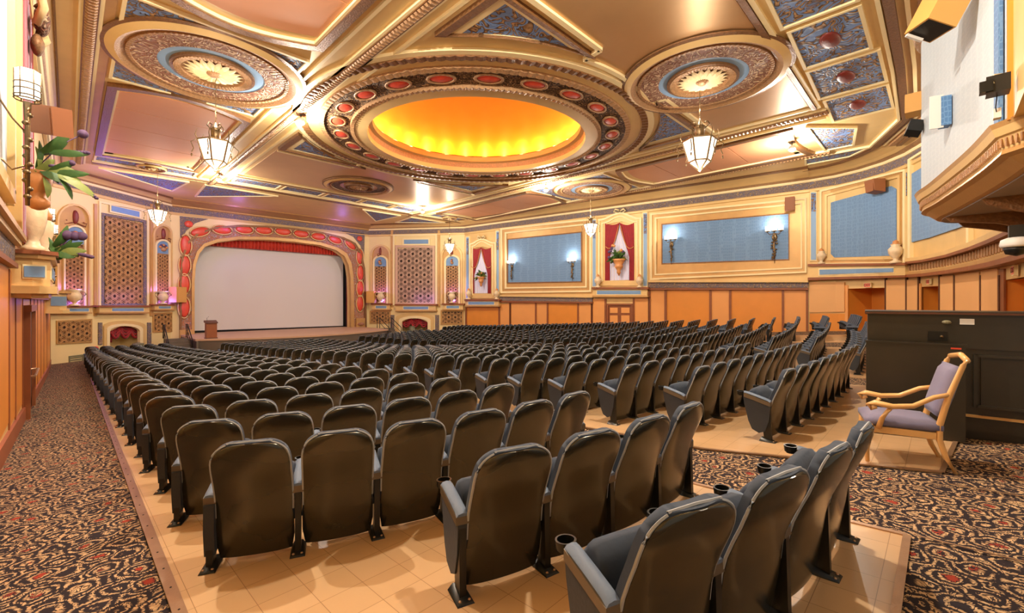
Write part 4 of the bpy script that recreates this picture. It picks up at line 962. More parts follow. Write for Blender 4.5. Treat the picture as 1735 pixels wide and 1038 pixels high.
    ledge(W_R, lu0, lu1, lv, lh, lab_l, (lu0+8*s, lu1-12*s), depth=.5)
window_niche(794.5, 839.5, 405, 505, 797.5, 831.5, 418, 497, 'red drapes over sheer cloth in the window nearest the stage', 'curtained window with scrolled head nearest the stage', 'gilt ledge with blue plaque under the curtained window nearest the stage', 786, 846, 508, 12, .72)
window_niche(1012.5, 1086, 361, 484, 1024.5, 1074, 376, 475, 'red drapes over sheer cloth in the window above the door', 'larger curtained window with scrolled head above the door', 'gilt ledge with blue plaque between the door and the larger curtained window', 1002, 1098, 488, 16, 1)
# curved rear wall
W = W_RB
t = thing('fabric_wall_panel', 'notched blue damask panel on the curving wall, right of the longest panel', 'wall panel')
fr = lambda a, w, m, o, nm: frame(MB(), W, *a, w, 0, o, M[m]).build(nm, None, t)
fr((1388, 322, 449, 1532, 286, 447), 3.5, 'ivory', .2, 'outer_frame'); fr((1391.5, 325, 445.5, 1528.5, 290, 443.5), 5, 'gold_dark', .1, 'outer_cove'); fr((1396.5, 329, 441, 1523.5, 296, 439), 4, 'gold', .16, 'inner_bead')
slab(MB(), W, [(1400, 332, 437.5), (1520, 300, 435.5)], 0, .05, M['gold']).build('flat_margin', None, t)
slab(MB(), W, [(1407, 343, 430), (1413, 341, 436), (1509, 315, 433), (1518, 320, 427)], .04, .08, M['damask']).build('blue_damask', None, t)
rail(MB(), W, [(1368, 449), (1533, 447)], 4, 0, .5, M['brown']).build('shelf_top', None, wall_rear)
lt = thing('wall_ledge', 'curved gilt ledge with a long blue plaque under the notched blue panel', 'ledge')
slab(MB(), W, [(1369, 451, 470), (1533, 449, 466)], 0, .35, M['gold']).build('ledge_body', None, lt); slab(MB(), W, [(1386, 454.5, 467), (1514, 452, 462.5)], .35, .38, M['ivory']).build('plaque_border', None, lt); slab(MB(), W, [(1388, 456.5, 465), (1512, 454, 460.5)], .38, .42, M['plaque']).build('blue_plaque', None, lt)
slab(MB(), W, [(1368, 470, 474.5), (1533, 466, 469.5)], 0, .45, M['brown']).build('lower_moulding', None, lt)
frame(MB(), W, 1537, 270, 452, 1640, 205, 420, 4, 0, .15, M['ivory']).build('panel_frame', None, wall_rear)
t = thing('fabric_wall_panel', 'pale blue panel partly hidden behind the projecting booth', 'wall panel'); slab(MB(), W, [(1541, 296, 411), (1575, 275, 402), (1640, 240, 380)], .02, .08, M['damask']).build('blue_damask', None, t)
pil(W_RB, 1533, 1535.5, 290, 440, wall_rear)
# rising frieze rail of the curved wall
cur = [(1533, 447), (1560, 444), (1600, 436), (1640, 424), (1670, 413), (1700, 400), (1745, 378)]
cub = [(1533, 466), (1560, 464), (1600, 459), (1640, 452), (1670, 446), (1700, 438), (1745, 424)]
def band(f0, f1, o1, m, nm):
    cols = [(a[0], a[1]+(b[1]-a[1])*f0, a[1]+(b[1]-a[1])*f1) for a, b in zip(cur, cub)]; slab(MB(), W, cols, 0, o1, M[m]).build(nm, None, wall_rear)
band(-.5, -.2, .3, 'gold', 'rail_top'); band(-.2, 0, .45, 'brown', 'rail_nosing'); band(0, .75, .2, 'gold', 'rail_frieze'); band(.75, .95, .28, 'gold_dark', 'rail_bead'); band(.95, 1.2, .4, 'brown', 'rail_foot')
mb = MB()
for k in range(34):
    u = 1538+(1705-1538)*k/34.0; f = (u-1533)/(1745-1533)
    def itp(c): 
        for p, q in zip(c, c[1:]):
            if p[0] <= u <= q[0]: return p[1]+(q[1]-p[1])*(u-p[0])/(q[0]-p[0])
    a, b = itp(cur), itp(cub); slab(mb, W, [(u, a+(b-a)*.12, a+(b-a)*.62), (u+2.6, a+(b-a)*.12, a+(b-a)*.62)], .2, .27, M['bronze_light'])
o = mb.build('bracket_course', None, wall_rear); o['kind'] = 'stuff'
# tan wainscot, doorways and signs of the curved wall
t = thing('tan_wall_panel', 'plain tan rectangular board at the start of the curved wainscot', 'panel'); slab(MB(), W, [(1371, 478, 529), (1430, 478, 528)], 0, .10, M['tan_panel']).build('tan_board', None, t)
for a, c, tp in ((1500, 1533, 474), (1535, 1553.5, 474), (1591, 1614, 468), (1616.5, 1658, 463), (1661, 1689, 457)):
    slab(MB(), W, [(a, tp+(a-1500)*.0, 560), (c, tp-2.5 if a > 1550 else tp, 560)], 0, .06, M['tan_panel']).build('wainscot_panel', None, wall_rear)
for a in (1499, 1534, 1554.5, 1590, 1615.3, 1659.5, 1690.5): slab(MB(), W, [(a-1, 466, 560), (a+1, 466, 560)], 0, .08, M['brown_dark']).build('wainscot_batten', None, wall_rear)
slab(MB(), W, [(1691, 456, 560), (1700, 455, 560)], 0, .05, M['brown']).build('door_post', None, wall_rear)
slab(MB(), W, [(1371, 531, 600), (1436, 531, 600)], 0, .03, M['orange']).build('wainscot_panel', None, wall_rear)
for a, b, v in ((1431, 1436, 483), (1498, 1500, 483), (1554, 1559, 480)): slab(MB(), W, [(a, v, 590), (b, v, 590)], 0, .05, M['orange_light']).build('wainscot_panel', None, wall_rear)
def exit_sign(u, v, w, h, label):
    x, y, tt, i = W_RB.hit(u, .12); n = W_RB.n[i]; s = tt/740; t = thing('exit_sign', label, 'sign', (x, y, (510-v)*s), math.atan2(n[1], n[0])+math.pi/2)
    mb = MB(); mb.box((0, .03, 0), (w*s, .08, h*s), M['ivory']); mb.build('sign_box', None, t); MB().box((0, -.012, 0), (w*s*.9, .01, h*s*.82), M['exit']).build('sign_face', None, t)
    c = bpy.data.curves.new('exit_text', 'FONT'); c.body = 'EXIT'; c.size = h*s*.72; c.align_x = 'CENTER'; c.align_y = 'CENTER'; c.extrude = .004
    tmp = bpy.data.objects.new('t', c); COL.objects.link(tmp); me = bpy.data.meshes.new_from_object(tmp.evaluated_get(bpy.context.evaluated_depsgraph_get())); bpy.data.objects.remove(tmp)
    o = bpy.data.objects.new('lettering', me); me.materials.clear(); me.materials.append(M['red_dark']); o.rotation_euler = (R(90), 0, 0); o.location = (0, -.02, 0); o.parent = t; COL.objects.link(o)
exit_sign(1469, 483, 12, 8, 'small exit sign over the wide recessed doorway of the curved wall'); exit_sign(1572, 477, 11, 9, 'small exit sign over the narrow middle doorway'); exit_sign(1716, 458, 17, 17, 'larger exit sign under the round black camera')
# small wall speakers
def spk(W, u, v, w, h, o0, d, m, label, tilt=0, nm='wall_speaker'):
    x, y, tt, i = W.hit(u, o0+d/2); n = W.n[i]; s = tt/740; t = thing(nm, label, 'speaker', (x, y, (510-v)*s), math.atan2(n[1], n[0])+math.pi/2)
    b = MB().hexa([(-w*s/2, -d/2, -h*s/2+tilt), (w*s/2, -d/2, -h*s/2+tilt), (w*s/2, d/2, -h*s/2), (-w*s/2, d/2, -h*s/2), (-w*s/2, -d/2-tilt, h*s/2), (w*s/2, -d/2-tilt, h*s/2), (w*s/2, d/2, h*s/2), (-w*s/2, d/2, h*s/2)], M[m]).build('cabinet', None, t)
    MB().box((0, d/2+.04, -h*s*.3), (.08, .16, .08), M['black']).build('bracket', None, t); MB().box((0, -d/2-.012-tilt/2, 0), (w*s*.8, .01, h*s*.8), M[m]).build('grille_cloth', None, t)
spk(W_R, 1338, 345.5, 14, 22, .25, .45, 'box_brown', 'small brown speaker at the top corner of the longest blue panel')
spk(W_RB, 1483, 316, 22, 22, .3, .5, 'box_brown', 'small brown speaker at the head of the notched blue panel', .08)
spk(W_SL, 301, 499, 21, 26, .35, .6, 'ochre_box', 'square ochre speaker left of the screen, beside the arch'); spk(W_SR, 628.5, 503, 14, 20, .35, .5, 'ochre_box', 'square ochre speaker right of the screen')
# figurines on the ledges
def figurine(W, u, v0, v1, label, o=.4):
    c = W.P(u, v1, o); H = (v1-v0)/740*W.hit(u, o)[2]; t = thing('ledge_urn', label, 'urn', c); r = H*.2
    MB().lathe([(.01, 0), (r, 0), (r, H*.08), (r*.4, H*.14), (r*.5, H*.22), (r*1.2, H*.42), (r*1.3, H*.6), (r*.7, H*.74), (r*.9, H*.8)], (0, 0, 0), 12, M['marble']).build('urn_body', None, t, smooth=True)
    MB().lathe([(r*.9, H*.8), (r*.5, H*.86), (r*.55, H*.92), (.01, H)], (0, 0, 0), 10, M['terra']).build('finial', None, t, smooth=True)
figurine(W_R, 1012.5, 464, 487, 'cream urn at the left foot of the larger curtained window'); figurine(W_R, 1083, 464, 487, 'cream urn at the right foot of the larger curtained window')
figurine(W_RB, 1391, 420, 447, 'cream urn by the blue pilaster, left foot of the notched panel'); figurine(W_RB, 1517, 406, 446, 'tall cream urn at the right foot of the notched panel')
figurine(W_R, 793.5, 488, 507, 'tiny cream urn at the left foot of the window nearest the stage'); figurine(W_R, 841, 488, 507, 'tiny cream urn at the right foot of the window nearest the stage')
# flower baskets
def plant(t, s, seed, flowers=True):
    rnd = random.Random(seed)
    for k in range(26):
        a = rnd.uniform(0, 2*math.pi); el = rnd.uniform(-.2, 1.2); L = s*rnd.uniform(.55, 1.0); w = L*.16; d = Vector((math.cos(a)*math.cos(el), math.sin(a)*math.cos(el)*.8, math.sin(el)))
        side = d.cross(Vector((0, 0, 1))).normalized()*w; up = Vector((0, 0, 1)); p0 = d*s*.08; mid = d*L*.55+up*L*.06; tip = d*L-up*L*rnd.uniform(.1, .35)
        mb = MB(); mb.add([p0-side*.2, p0+side*.2, mid+side, mid-side, tip, mid+up*w*.4, p0+up*w*.1], [(0, 1, 2, 5), (3, 0, 5), (5, 2, 4), (3, 5, 4), (0, 3, 4), (0, 4, 2), (0, 2, 1)], M[rnd.choice(['green', 'green', 'green_light'])]); mb.build('leaf', None, t)
    if flowers:
        for k in range(9):
            a = rnd.uniform(0, 2*math.pi); el = rnd.uniform(.1, 1.1); p = Vector((math.cos(a)*math.cos(el), math.sin(a)*math.cos(el)*.8, math.sin(el)))*s*rnd.uniform(.5, .95)
            mb = MB(); mb.tube([(0, 0, 0), p*.5+Vector((0, 0, s*.05)), p], s*.012, 4, M['green']); mb.ell(p, (s*.09, s*.09, s*.09), M[rnd.choice(['purple', 'purple', 'terra'])], 8, 5); mb.build('flower', None, t)
def wall_basket(W, u, v, s, label, seed):
    c = W.P(u, v, .45); t = thing('flower_basket', label, 'plant', c)
    MB().lathe([(.01, -s*1.0), (s*.10, -s*.85), (s*.13, -s*.8), (s*.1, -s*.7), (s*.22, -s*.5), (s*.27, -s*.42), (s*.2, -s*.36), (s*.34, -s*.12), (s*.42, 0), (s*.3, 0)], (0, 0, 0), 14, M['terra']).build('gilt_pot', None, t, smooth=True)
    plant(t, s, seed)
wall_basket(W_R, 814.5, 469, .95, 'flower basket hung before the window nearest the stage', 3); wall_basket(W_R, 1048, 439, 1.25, 'flower basket hung before the larger curtained window', 5)
# wall sconces on the blue panels
def sconce(c, n, s, label, power=30, grp=None):
    """iron wall sconce: two candle shades over a long wrought tail; c on the wall, n into the room"""
    t = thing('wall_sconce', label, 'lamp', c, math.atan2(n[1], n[0])-math.pi/2)
    mb = MB(); mb.ell((0, .03, 0), (.12*s, .04*s, .2*s), M['chain'], 10, 6); mb.tube([(0, .05, 0), (0, .14*s, -.05*s), (0, .22*s, .05*s), (0, .22*s, .25*s)], .02*s, 5, M['chain'])
    mb.tube([(0, .1*s, 0), (.02*s, .12*s, -.4*s), (-.02*s, .1*s, -.8*s), (0, .06*s, -1.25*s)], [.03*s, .05*s, .035*s, .01*s], 6, M['chain'])
    rnd = random.Random(int(c[0]*100))
    for k in range(14): z = -.1*s-.07*s*k; a = rnd.uniform(-1, 1); mb.ell((a*.1*s, .11*s, z), (.07*s, .05*s, .045*s), M['chain'], 6, 4)
    mb.tube([(-.32*s, .2*s, .27*s), (-.18*s, .2*s, .12*s), (0, .2*s, .18*s), (.18*s, .2*s, .12*s), (.32*s, .2*s, .27*s)], .02*s, 5, M['chain']); mb.build('wrought_bracket', None, t, smooth=True)
    for k in (-1, 0, 1):
        MB().lathe([(.07*s, .30*s), (.11*s, .30*s), (.11*s, .52*s), (.07*s, .52*s)], (k*.27*s, .2*s, 0), 8, M['sconce_glass']).build('glass_shade', None, t)
        MB().lathe([(.12*s, .27*s), (.12*s, .30*s), (.03*s, .24*s)], (k*.27*s, .2*s, 0), 8, M['chain']).build('shade_ring', None, t)
    a = math.atan2(n[1], n[0])-math.pi/2
    light('sconce_light', (c[0]+n[0]*.34*s, c[1]+n[1]*.34*s, c[2]+.72*s), power, (1, .93, .82), .06)
for u, v, s, lb in ((867.5, 452, 1.05, 'wrought sconce at the left end of the blue panel between the windows'), (970, 449, 1.05, 'wrought sconce at the right end of the blue panel between the windows'), (1137.5, 414, 1.15, 'wrought sconce at the left end of the largest blue panel'), (1312, 402, 1.3, 'wrought sconce at the right end of the largest blue panel')):
    sconce(W_R.P(u, v, .09), W_R.n[0], s, lb, 45)
# ---------------------------------------------------------------- ceiling medallions, lanterns, spotlights
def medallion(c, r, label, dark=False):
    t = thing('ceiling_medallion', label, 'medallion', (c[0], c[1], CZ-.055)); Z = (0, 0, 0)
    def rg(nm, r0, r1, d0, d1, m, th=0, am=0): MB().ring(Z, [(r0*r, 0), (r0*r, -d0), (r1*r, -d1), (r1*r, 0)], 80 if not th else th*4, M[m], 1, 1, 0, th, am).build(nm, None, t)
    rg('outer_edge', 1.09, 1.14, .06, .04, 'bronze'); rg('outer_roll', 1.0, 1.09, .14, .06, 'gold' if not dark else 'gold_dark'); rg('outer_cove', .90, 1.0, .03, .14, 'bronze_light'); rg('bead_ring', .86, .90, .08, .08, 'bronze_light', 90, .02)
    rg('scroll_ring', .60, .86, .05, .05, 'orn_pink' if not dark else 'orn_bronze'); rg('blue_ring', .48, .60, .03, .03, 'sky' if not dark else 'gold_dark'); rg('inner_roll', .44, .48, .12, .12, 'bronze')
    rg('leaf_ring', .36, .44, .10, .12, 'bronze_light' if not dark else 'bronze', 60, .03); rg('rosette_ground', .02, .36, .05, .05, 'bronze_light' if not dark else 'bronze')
    n = 20; mb = MB(); mm = M['ivory'] if not dark else M['bronze_light']
    for k in range(n):
        a = 2*math.pi*k/n; ca, sa = math.cos(a), math.sin(a)
        pts = [(.05, 0, -.12), (.14, .028, -.10), (.26, .045, -.10), (.35, 0, -.06), (.26, -.045, -.10), (.14, -.028, -.10), (.22, 0, -.17)]
        vs = [((x*ca-y*sa)*r, (x*sa+y*ca)*r, z) for x, y, z in pts]; mb.add(vs, [(0, 1, 6), (1, 2, 6), (2, 3, 6), (3, 4, 6), (4, 5, 6), (5, 0, 6)], mm)
    mb.build('leaf_rosette', None, t); MB().lathe([(.10*r, 0), (.09*r, -.12), (.05*r, -.2), (.01, -.22)], Z, 12, M['bronze_light']).build('boss', None, t, smooth=True)
medallion((3.35, 17.0), 2.42, 'large blue-ringed ceiling medallion above the nearest big lantern, left of the dome')
medallion((15.1, 5.8), 2.35, 'large blue-ringed ceiling medallion in the copper field right of the dome')
medallion((24.7, 16.8), 2.3, 'blue-ringed ceiling medallion beyond the dome toward the right wall')
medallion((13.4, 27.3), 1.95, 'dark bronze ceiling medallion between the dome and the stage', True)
medallion((3.3, 31.7), .62, 'small oval-looking medallion near the far left corner of the ceiling')
medallion((24.1, 31.6), .62, 'small medallion over the far right lantern')
def lantern(c, zt, zb, s, label, power, zc=CZ-.28):
    """hexagonal iron lantern; zt top of the crown, zb bottom tip"""
    t = thing('hanging_lantern', label, 'chandelier', (c[0], c[1], zb)); H = zt-zb; k = H/1.45
    n = max(3, int((zc-zt)/.16)); mb = MB(); L = zc-zt+.0
    for i in range(n): z = H+L*i/n; mb.bar((0 if i % 2 else -.02, 0, z), (0 if i % 2 else .02, 0, z+L/n), .022, .022, M['chain'])
    mb.build('chain', None, t)
    hex_ = lambda r, z, a0=0: [(r*math.cos(a0+math.pi/3*j), r*math.sin(a0+math.pi/3*j), z) for j in range(6)]
    r1, r2 = .455*k*s, .29*k*s; z0, z1, z2 = .0, .27*k, .86*k
    A, B = hex_(r2, z1), hex_(r1, z2)
    for j in range(6):
        q = (j+1) % 6; MB().add([A[j], A[q], B[q], B[j], (0, 0, .02)], [(0, 1, 2, 3)], M['glass_lamp']).build('glass_pane', None, t)
        MB().add([A[j], A[q], (0, 0, .03)], [(1, 0, 2)], M['glass_lamp']).build('lower_pane', None, t)
    mb = MB()
    for j in range(6):
        q = (j+1) % 6
        for a, b in ((A[j], A[q]), (B[j], B[q]), (A[j], B[j]), (A[j], (0, 0, .02))): mb.bar(a, b, .036*k, .036*k, M['chain'])
        x, y = math.cos(math.pi/3*j), math.sin(math.pi/3*j)
        mb.tube([B[j], (x*r1*1.12, y*r1*1.12, z2+.12*k), (x*r1*1.02, y*r1*1.02, z2+.30*k)], [.016*k, .014*k, .006*k], 5, M['chain'])       # crown spikes
        mb.tube([B[j], (x*r1*1.35, y*r1*1.35, z2-.12*k), (x*r1*1.2, y*r1*1.2, z2-.3*k), (x*r1*1.3, y*r1*1.3, z2-.42*k)], .014*k, 5, M['chain'])
        mb.ell((x*r1*1.3, y*r1*1.3, z2-.50*k), (.025*k, .025*k, .05*k), M['chain'], 6, 4)
        mb.bar(B[j], (x*.1*k, y*.1*k, z2+.05*k), .02*k, .02*k, M['chain'])
    mb.build('iron_frame', None, t)
    MB().lathe([(.16*k, z2+.02), (.13*k, z2+.10*k), (.13*k, z2+.34*k), (.17*k, z2+.38*k), (.09*k, z2+.44*k), (.03*k, H)], (0, 0, 0), 10, M['chain']).build('crown_turret', None, t, smooth=True)
    for q in range(4): a = math.pi/2*q+.4; MB().tube([(.12*k*math.cos(a), .12*k*math.sin(a), z2+.34*k), (.26*k*math.cos(a), .26*k*math.sin(a), z2+.44*k), (.2*k*math.cos(a), .2*k*math.sin(a), z2+.54*k), (.1*k*math.cos(a), .1*k*math.sin(a), z2+.5*k)], .018*k, 5, M['chain']).build('scroll', None, t, smooth=True)
    light('lantern_light', (c[0], c[1], zb-.12), power, (1, .93, .82), .12); light('lantern_light', (c[0], c[1], zt+.35), power*.5, (1, .93, .82), .1)
lantern((3.4, 17.0), 5.85, 4.27, 1, 'large hexagonal lantern nearest the left aisle, hung from the blue-ringed medallion', 150)
lantern((15.4, 6.0), 6.3, 4.5, 1, 'large hexagonal lantern right of the dome over the rear seats', 150)
lantern((24.6, 16.8), 5.75, 4.3, 1, 'lantern hanging in front of the larger curtained window', 150)
lantern((3.7, 33.0), 5.95, 4.45, 1, 'lantern hanging before the left organ grille', 120, CZ)
lantern((24.1, 31.6), 5.75, 4.25, 1, 'lantern hanging before the niche beside the right organ grille', 120, CZ-.2)
SPOTS = [(6.5, 18.2, 'bright ceiling spotlight on the beam between left medallion and dome'), (6.2, 30.2, 'bright ceiling spotlight behind the large left lantern'), (19.8, 29.5, 'bright ceiling spotlight nearest the screen'), (21.5, 18.1, 'bright ceiling spotlight beyond the dome, above the window with the door'), (23.8, 5.0, 'bright ceiling spotlight at the right, beyond the large right lantern')]
for x, y, lb in SPOTS:
    t = thing('ceiling_spotlight', lb, 'lamp', (x, y, CZ)); MB().bar((0, 0, -.05), (0, 0, -.32), .04, .04, M['black']).build('stem', None, t)
    MB().lathe([(.05, -.30), (.13, -.34), (.15, -.52), (.12, -.52), (.1, -.36)], (0, 0, 0), 12, M['white']).build('lamp_can', None, t, smooth=True)
    mb = MB(); mb.ell((0, 0, -.53), (.11, .11, .07), M['bulb'], 10, 6); mb.build('bulb', None, t, smooth=True)
    light('spotlight', (x, y, CZ-.75), 900, (1, .92, .80), .14)
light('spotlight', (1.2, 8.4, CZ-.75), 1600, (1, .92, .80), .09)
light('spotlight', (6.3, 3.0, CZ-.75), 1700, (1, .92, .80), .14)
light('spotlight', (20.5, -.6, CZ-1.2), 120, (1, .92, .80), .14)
# violet stage-side wash
for x, y, z, p in ((1.6, 34.6, 6.2, 90), (4.8, 37.6, 6.2, 90), (9.5, 40.0, 6.2, 60), (18.0, 40.0, 6.2, 60), (2.6, 38.2, .2, 16), (3.4, 38.9, .2, 16), (24.0, 36.9, .2, 14), (24.8, 35.9, .2, 14)): light('violet_wash', (x, y, z), p, (.30, .16, 1), .35)

# ---------------------------------------------------------------- stage things
t = thing('lectern', 'brown wooden lectern standing at the left of the stage', 'lectern', (6.9, 35.9, ZS))
MB().box((0, 0, .52), (.62, .5, 1.04), M['brown']).build('cabinet', None, t); MB().hexa([(-.36, -.30, 1.04), (.36, -.30, 1.04), (.36, .30, 1.10), (-.36, .30, 1.10), (-.36, -.30, 1.09), (.36, -.30, 1.09), (.36, .30, 1.24), (-.36, .30, 1.24)], M['brown_dark']).build('reading_top', None, t)
MB().tube([(-.2, .1, 1.15), (-.2, .15, 1.4), (-.1, .1, 1.5)], .012, 5, M['black']).build('microphone', None, t); MB().box((0, 0, .03), (.68, .56, .06), M['brown_dark']).build('plinth', None, t)
def steps(x0, x1, y0, dirx, label, rl):
    t = thing('stage_steps', label, 'steps', (0, 0, 0)); n = 6; fl = fz(x0, y0); rise = (ZS-fl)/n
    for k in range(n):
        MB().box(((x0+x1)/2+0, y0+.28*k, (fl-.02+fl+rise*(k+1))/2), (x1-x0, .28, rise*(k+1)+.02), M['stagefront']).build('step', None, t)
    for x, lb in ((x0-.02, rl[0]), (x1+.02, rl[1])):
        h = thing('handrail', lb, 'handrail'); a = (x, y0-.1, fl+.95); b = (x, y0+.28*n, ZS+.95)
        MB().tube([(x, y0-.1, fl), a, b, (x, y0+.28*n+.5, ZS+.95), (x, y0+.28*n+.5, ZS)], .035, 6, M['steel_black']).build('top_rail', None, h); MB().tube([(x, y0-.1, fl+.5), (x, y0+.28*n, ZS+.5), (x, y0+.28*n+.5, ZS+.5)], .025, 6, M['steel_black']).build('mid_rail', None, h)
        MB().tube([b, (x, y0+.28*n, ZS-.4)], .03, 6, M['steel_black']).build('post', None, h)
steps(4.6, 5.85, 36.0, 1, 'dark steps up to the stage beside the left grille wall', ('black handrail on the wall side of the left stage steps', 'black handrail on the screen side of the left stage steps'))
steps(20.8, 22.0, 36.4, -1, 'dark steps up to the stage at its right end', ('black handrail on the screen side of the right stage steps', 'black handrail on the wall side of the right stage steps'))
for x, y, lb in ((3.3, 38.5, 'grey bin standing in the left arch opening'), (24.3, 38.0, 'grey bin standing in the right arch opening')):
    z = fz(x, y); t = thing('bin', lb, 'bin', (x, y, z)); MB().lathe([(.24, 0), (.3, .75), (.27, .75), (.22, .05)], (0, 0, 0), 12, M['vent']).build('bin_body', None, t, smooth=True); MB().lathe([(.31, .75), (.31, .82), (.01, .9)], (0, 0, 0), 12, M['vent']).build('bin_lid', None, t)

# ---------------------------------------------------------------- left wall (seen edge-on)
XL = -.72
def lbox(name, par, x1, y0, y1, z0, z1, m): return MB().box(((XL+x1)/2, (y0+y1)/2, (z0+z1)/2), (x1-XL, y1-y0, z1-z0), M[m]).build(name, None, par)
rl_z = lambda y: .75   # height of the dado rail
# wainscot battens and panels, dado rail, door
ys_ = [6.6, 9.0, 11.4, 12.7, 14.55]
for a, b in zip(ys_, ys_[1:]): lbox('wainscot_panel', wall_left, XL+.006, a+.05, b-.05, fz(0, a)+.3, .55, 'orange')
for a in ys_: lbox('wainscot_batten', wall_left, XL+.02, a-.05, a+.05, fz(0, a), .55, 'brown')
ys_ = [17.5, 19.2, 21.2, 23.8, 26.5, 30.5, 36.1]
for a, b in zip(ys_, ys_[1:]): lbox('wainscot_panel', wall_left, XL+.006, a+.06, b-.06, fz(0, b)+.3, .05, 'orange')
for a in ys_: lbox('wainscot_batten', wall_left, XL+.02, a-.06, a+.06, fz(0, a)-.1, .05, 'brown')
mb = MB()
for k in range(34): y = 2+k; mb.hexa([(XL, y, fz(0, y)-.05), (XL+.05, y, fz(0, y)-.05), (XL+.05, y+1, fz(0, y+1)-.05), (XL, y+1, fz(0, y+1)-.05), (XL, y, fz(0, y)+.3), (XL+.05, y, fz(0, y)+.3), (XL+.05, y+1, fz(0, y+1)+.3), (XL, y+1, fz(0, y+1)+.3)], M['skirt'])
tag(mb.build('baseboard_left'), kind='structure')
d = thing('side_door', 'dark open door with push bar in the left aisle wall', 'door'); dz = fz(0, 15.9)
lbox('door_frame', d, XL+.12, 14.75, 14.9, dz, dz+2.5, 'brown'); lbox('door_frame', d, XL+.12, 17.0, 17.15, dz, dz+2.5, 'brown'); lbox('door_head', d, XL+.14, 14.7, 17.2, dz+2.5, dz+2.65, 'brown'); lbox('door_leaf', d, XL+.05, 14.9, 17.0, dz+.02, dz+2.5, 'brown_dark')
MB().tube([(XL+.05, 15.1, dz+1.0), (XL+.18, 15.1, dz+1.0), (XL+.18, 16.7, dz+1.0), (XL+.05, 16.7, dz+1.0)], .025, 6, M['metal_strip']).build('push_bar', None, d)
t = thing('door_closer', 'small dark box fixed above the side door of the left aisle', 'closer'); lbox('closer_body', t, XL+.18, 12.75, 12.95, .10, .30, 'brown_dark')
# dado rail: heavy nearer part, lighter beyond
for z0, z1, x1, m in ((.58, .66, .10, 'brown'), (.66, .98, .06, 'orn_frieze'), (.98, 1.06, .14, 'gold'), (1.06, 1.14, .2, 'gold_dark'), (1.14, 1.3, .08, 'gold'), (1.3, 1.42, .04, 'ivory')): lbox('dado_moulding', wall_left, XL+x1, 2, 11.7, z0, z1, m)
for z0, z1, x1, m in ((.05, .14, .14, 'brown'), (.14, .3, .06, 'orn_frieze'), (.3, .42, .2, 'gold'), (.42, .5, .26, 'gold_dark')): lbox('dado_moulding', wall_left, XL+x1, 14.6, 33, z0, z1, m)
# near blue-white fabric panel with frame
t = thing('fabric_wall_panel', 'pale fabric panel cropped at the left edge of the picture, beside the tall sconce', 'wall panel')
lbox('pale_damask', t, XL+.03, 4, 10.7, 1.9, 6.3, 'damask_pale'); lbox('frame_stile', t, XL+.12, 10.7, 10.85, 1.75, 6.45, 'gold'); lbox('frame_bead', t, XL+.09, 11.05, 11.15, 1.6, 6.5, 'ivory'); lbox('frame_rail', t, XL+.12, 4, 10.85, 1.6, 1.8, 'gold')
# window recess with red drape, crowned by a mask
t = thing('curtained_window', 'narrow curtained window with gilded crest on the left wall above the balcony box', 'window')
lbox('frame_stile', t, XL+.16, 11.35, 11.55, 1.1, 6.1, 'gold'); lbox('frame_stile', t, XL+.16, 14.0, 14.3, 1.1, 6.1, 'gold'); lbox('frame_head', t, XL+.2, 11.35, 14.3, 5.9, 6.2, 'gold'); lbox('back_board', t, XL+.02, 11.5, 14.1, 1.1, 5.9, 'gold_dark')
mb = MB(); mb.tube([(XL+.2, 11.6, 6.0), (XL+.34, 11.7, 5.75), (XL+.4, 11.9, 5.45), (XL+.3, 12.1, 5.2)], .07, 6, M['ivory']); mb.tube([(XL+.2, 13.9, 6.0), (XL+.34, 13.7, 5.75), (XL+.4, 13.4, 5.45), (XL+.3, 13.1, 5.2)], .07, 6, M['ivory']); mb.ell((XL+.36, 12.6, 5.5), (.12, .34, .28), M['orn_pink'], 12, 8); mb.ell((XL+.3, 12.6, 5.0), (.1, .24, .2), M['bronze_light'], 12, 8)
for q in range(7): mb.tube([(XL+.3, 12.6, 5.45), (XL+.36, 12.6+.16*(q-3), 5.62), (XL+.30, 12.6+.22*(q-3), 5.2+.08*abs(q-3))], .035, 5, M['bronze']); mb.build('crest', None, t, smooth=True)
c = thing('window_drapes', 'dark red drape hanging behind the tall sconce on the left wall', 'curtain')
mb = MB(); k = 24; vs = []
for i in range(k+1):
    y = 11.6+2.3*i/k; x = XL+.14+.05*math.sin(i*1.9); vs += [(x, y, 5.9), (x+.02, y, 3), (x, y, 1.15)]
mb.add(vs, [(3*i+q, 3*i+3+q, 3*i+4+q, 3*i+1+q) for i in range(k) for q in (0, 1)], M['red']); mb.build('red_drape', None, c, smooth=True)
# gilded balcony box
t = thing('balcony_box', 'gilded box ledge with blue plaque projecting from the left wall', 'ledge', (0, 0, 0))
def octo(x1, y0, y1, c=.22): return [(XL, y0), (x1-c, y0), (x1, y0+c), (x1, y1-c), (x1-c, y1), (XL, y1)]
for nm, x1, g, z0, z1, m in (('box_top', -.13, .0, .86, .93, 'brown'), ('box_cornice', -.17, .05, .78, .86, 'gold_dark'), ('box_body', -.24, .12, .28, .78, 'gold'), ('box_foot', -.15, .03, .14, .28, 'gold'), ('box_base', -.26, .14, .06, .14, 'gold_dark')):
    MB().prism(octo(x1, 11.75+g, 14.5-g), z0, z1, M[m]).build(nm, None, t)
MB().box((-.43, 11.86, .54), (.30, .03, .26), M['ivory']).build('plaque_border', None, t); MB().box((-.43, 11.84, .54), (.26, .03, .2), M['plaque']).build('blue_plaque', None, t)
MB().box((-.235, 13.1, .54), (.03, 2.0, .26), M['ivory']).build('plaque_border', None, t); MB().box((-.22, 13.1, .54), (.03, 1.8, .2), M['plaque']).build('blue_plaque', None, t)
t = thing('balcony_box', 'smaller gilded box ledge further down the left wall, beyond the near one', 'ledge', (0, 0, 0))
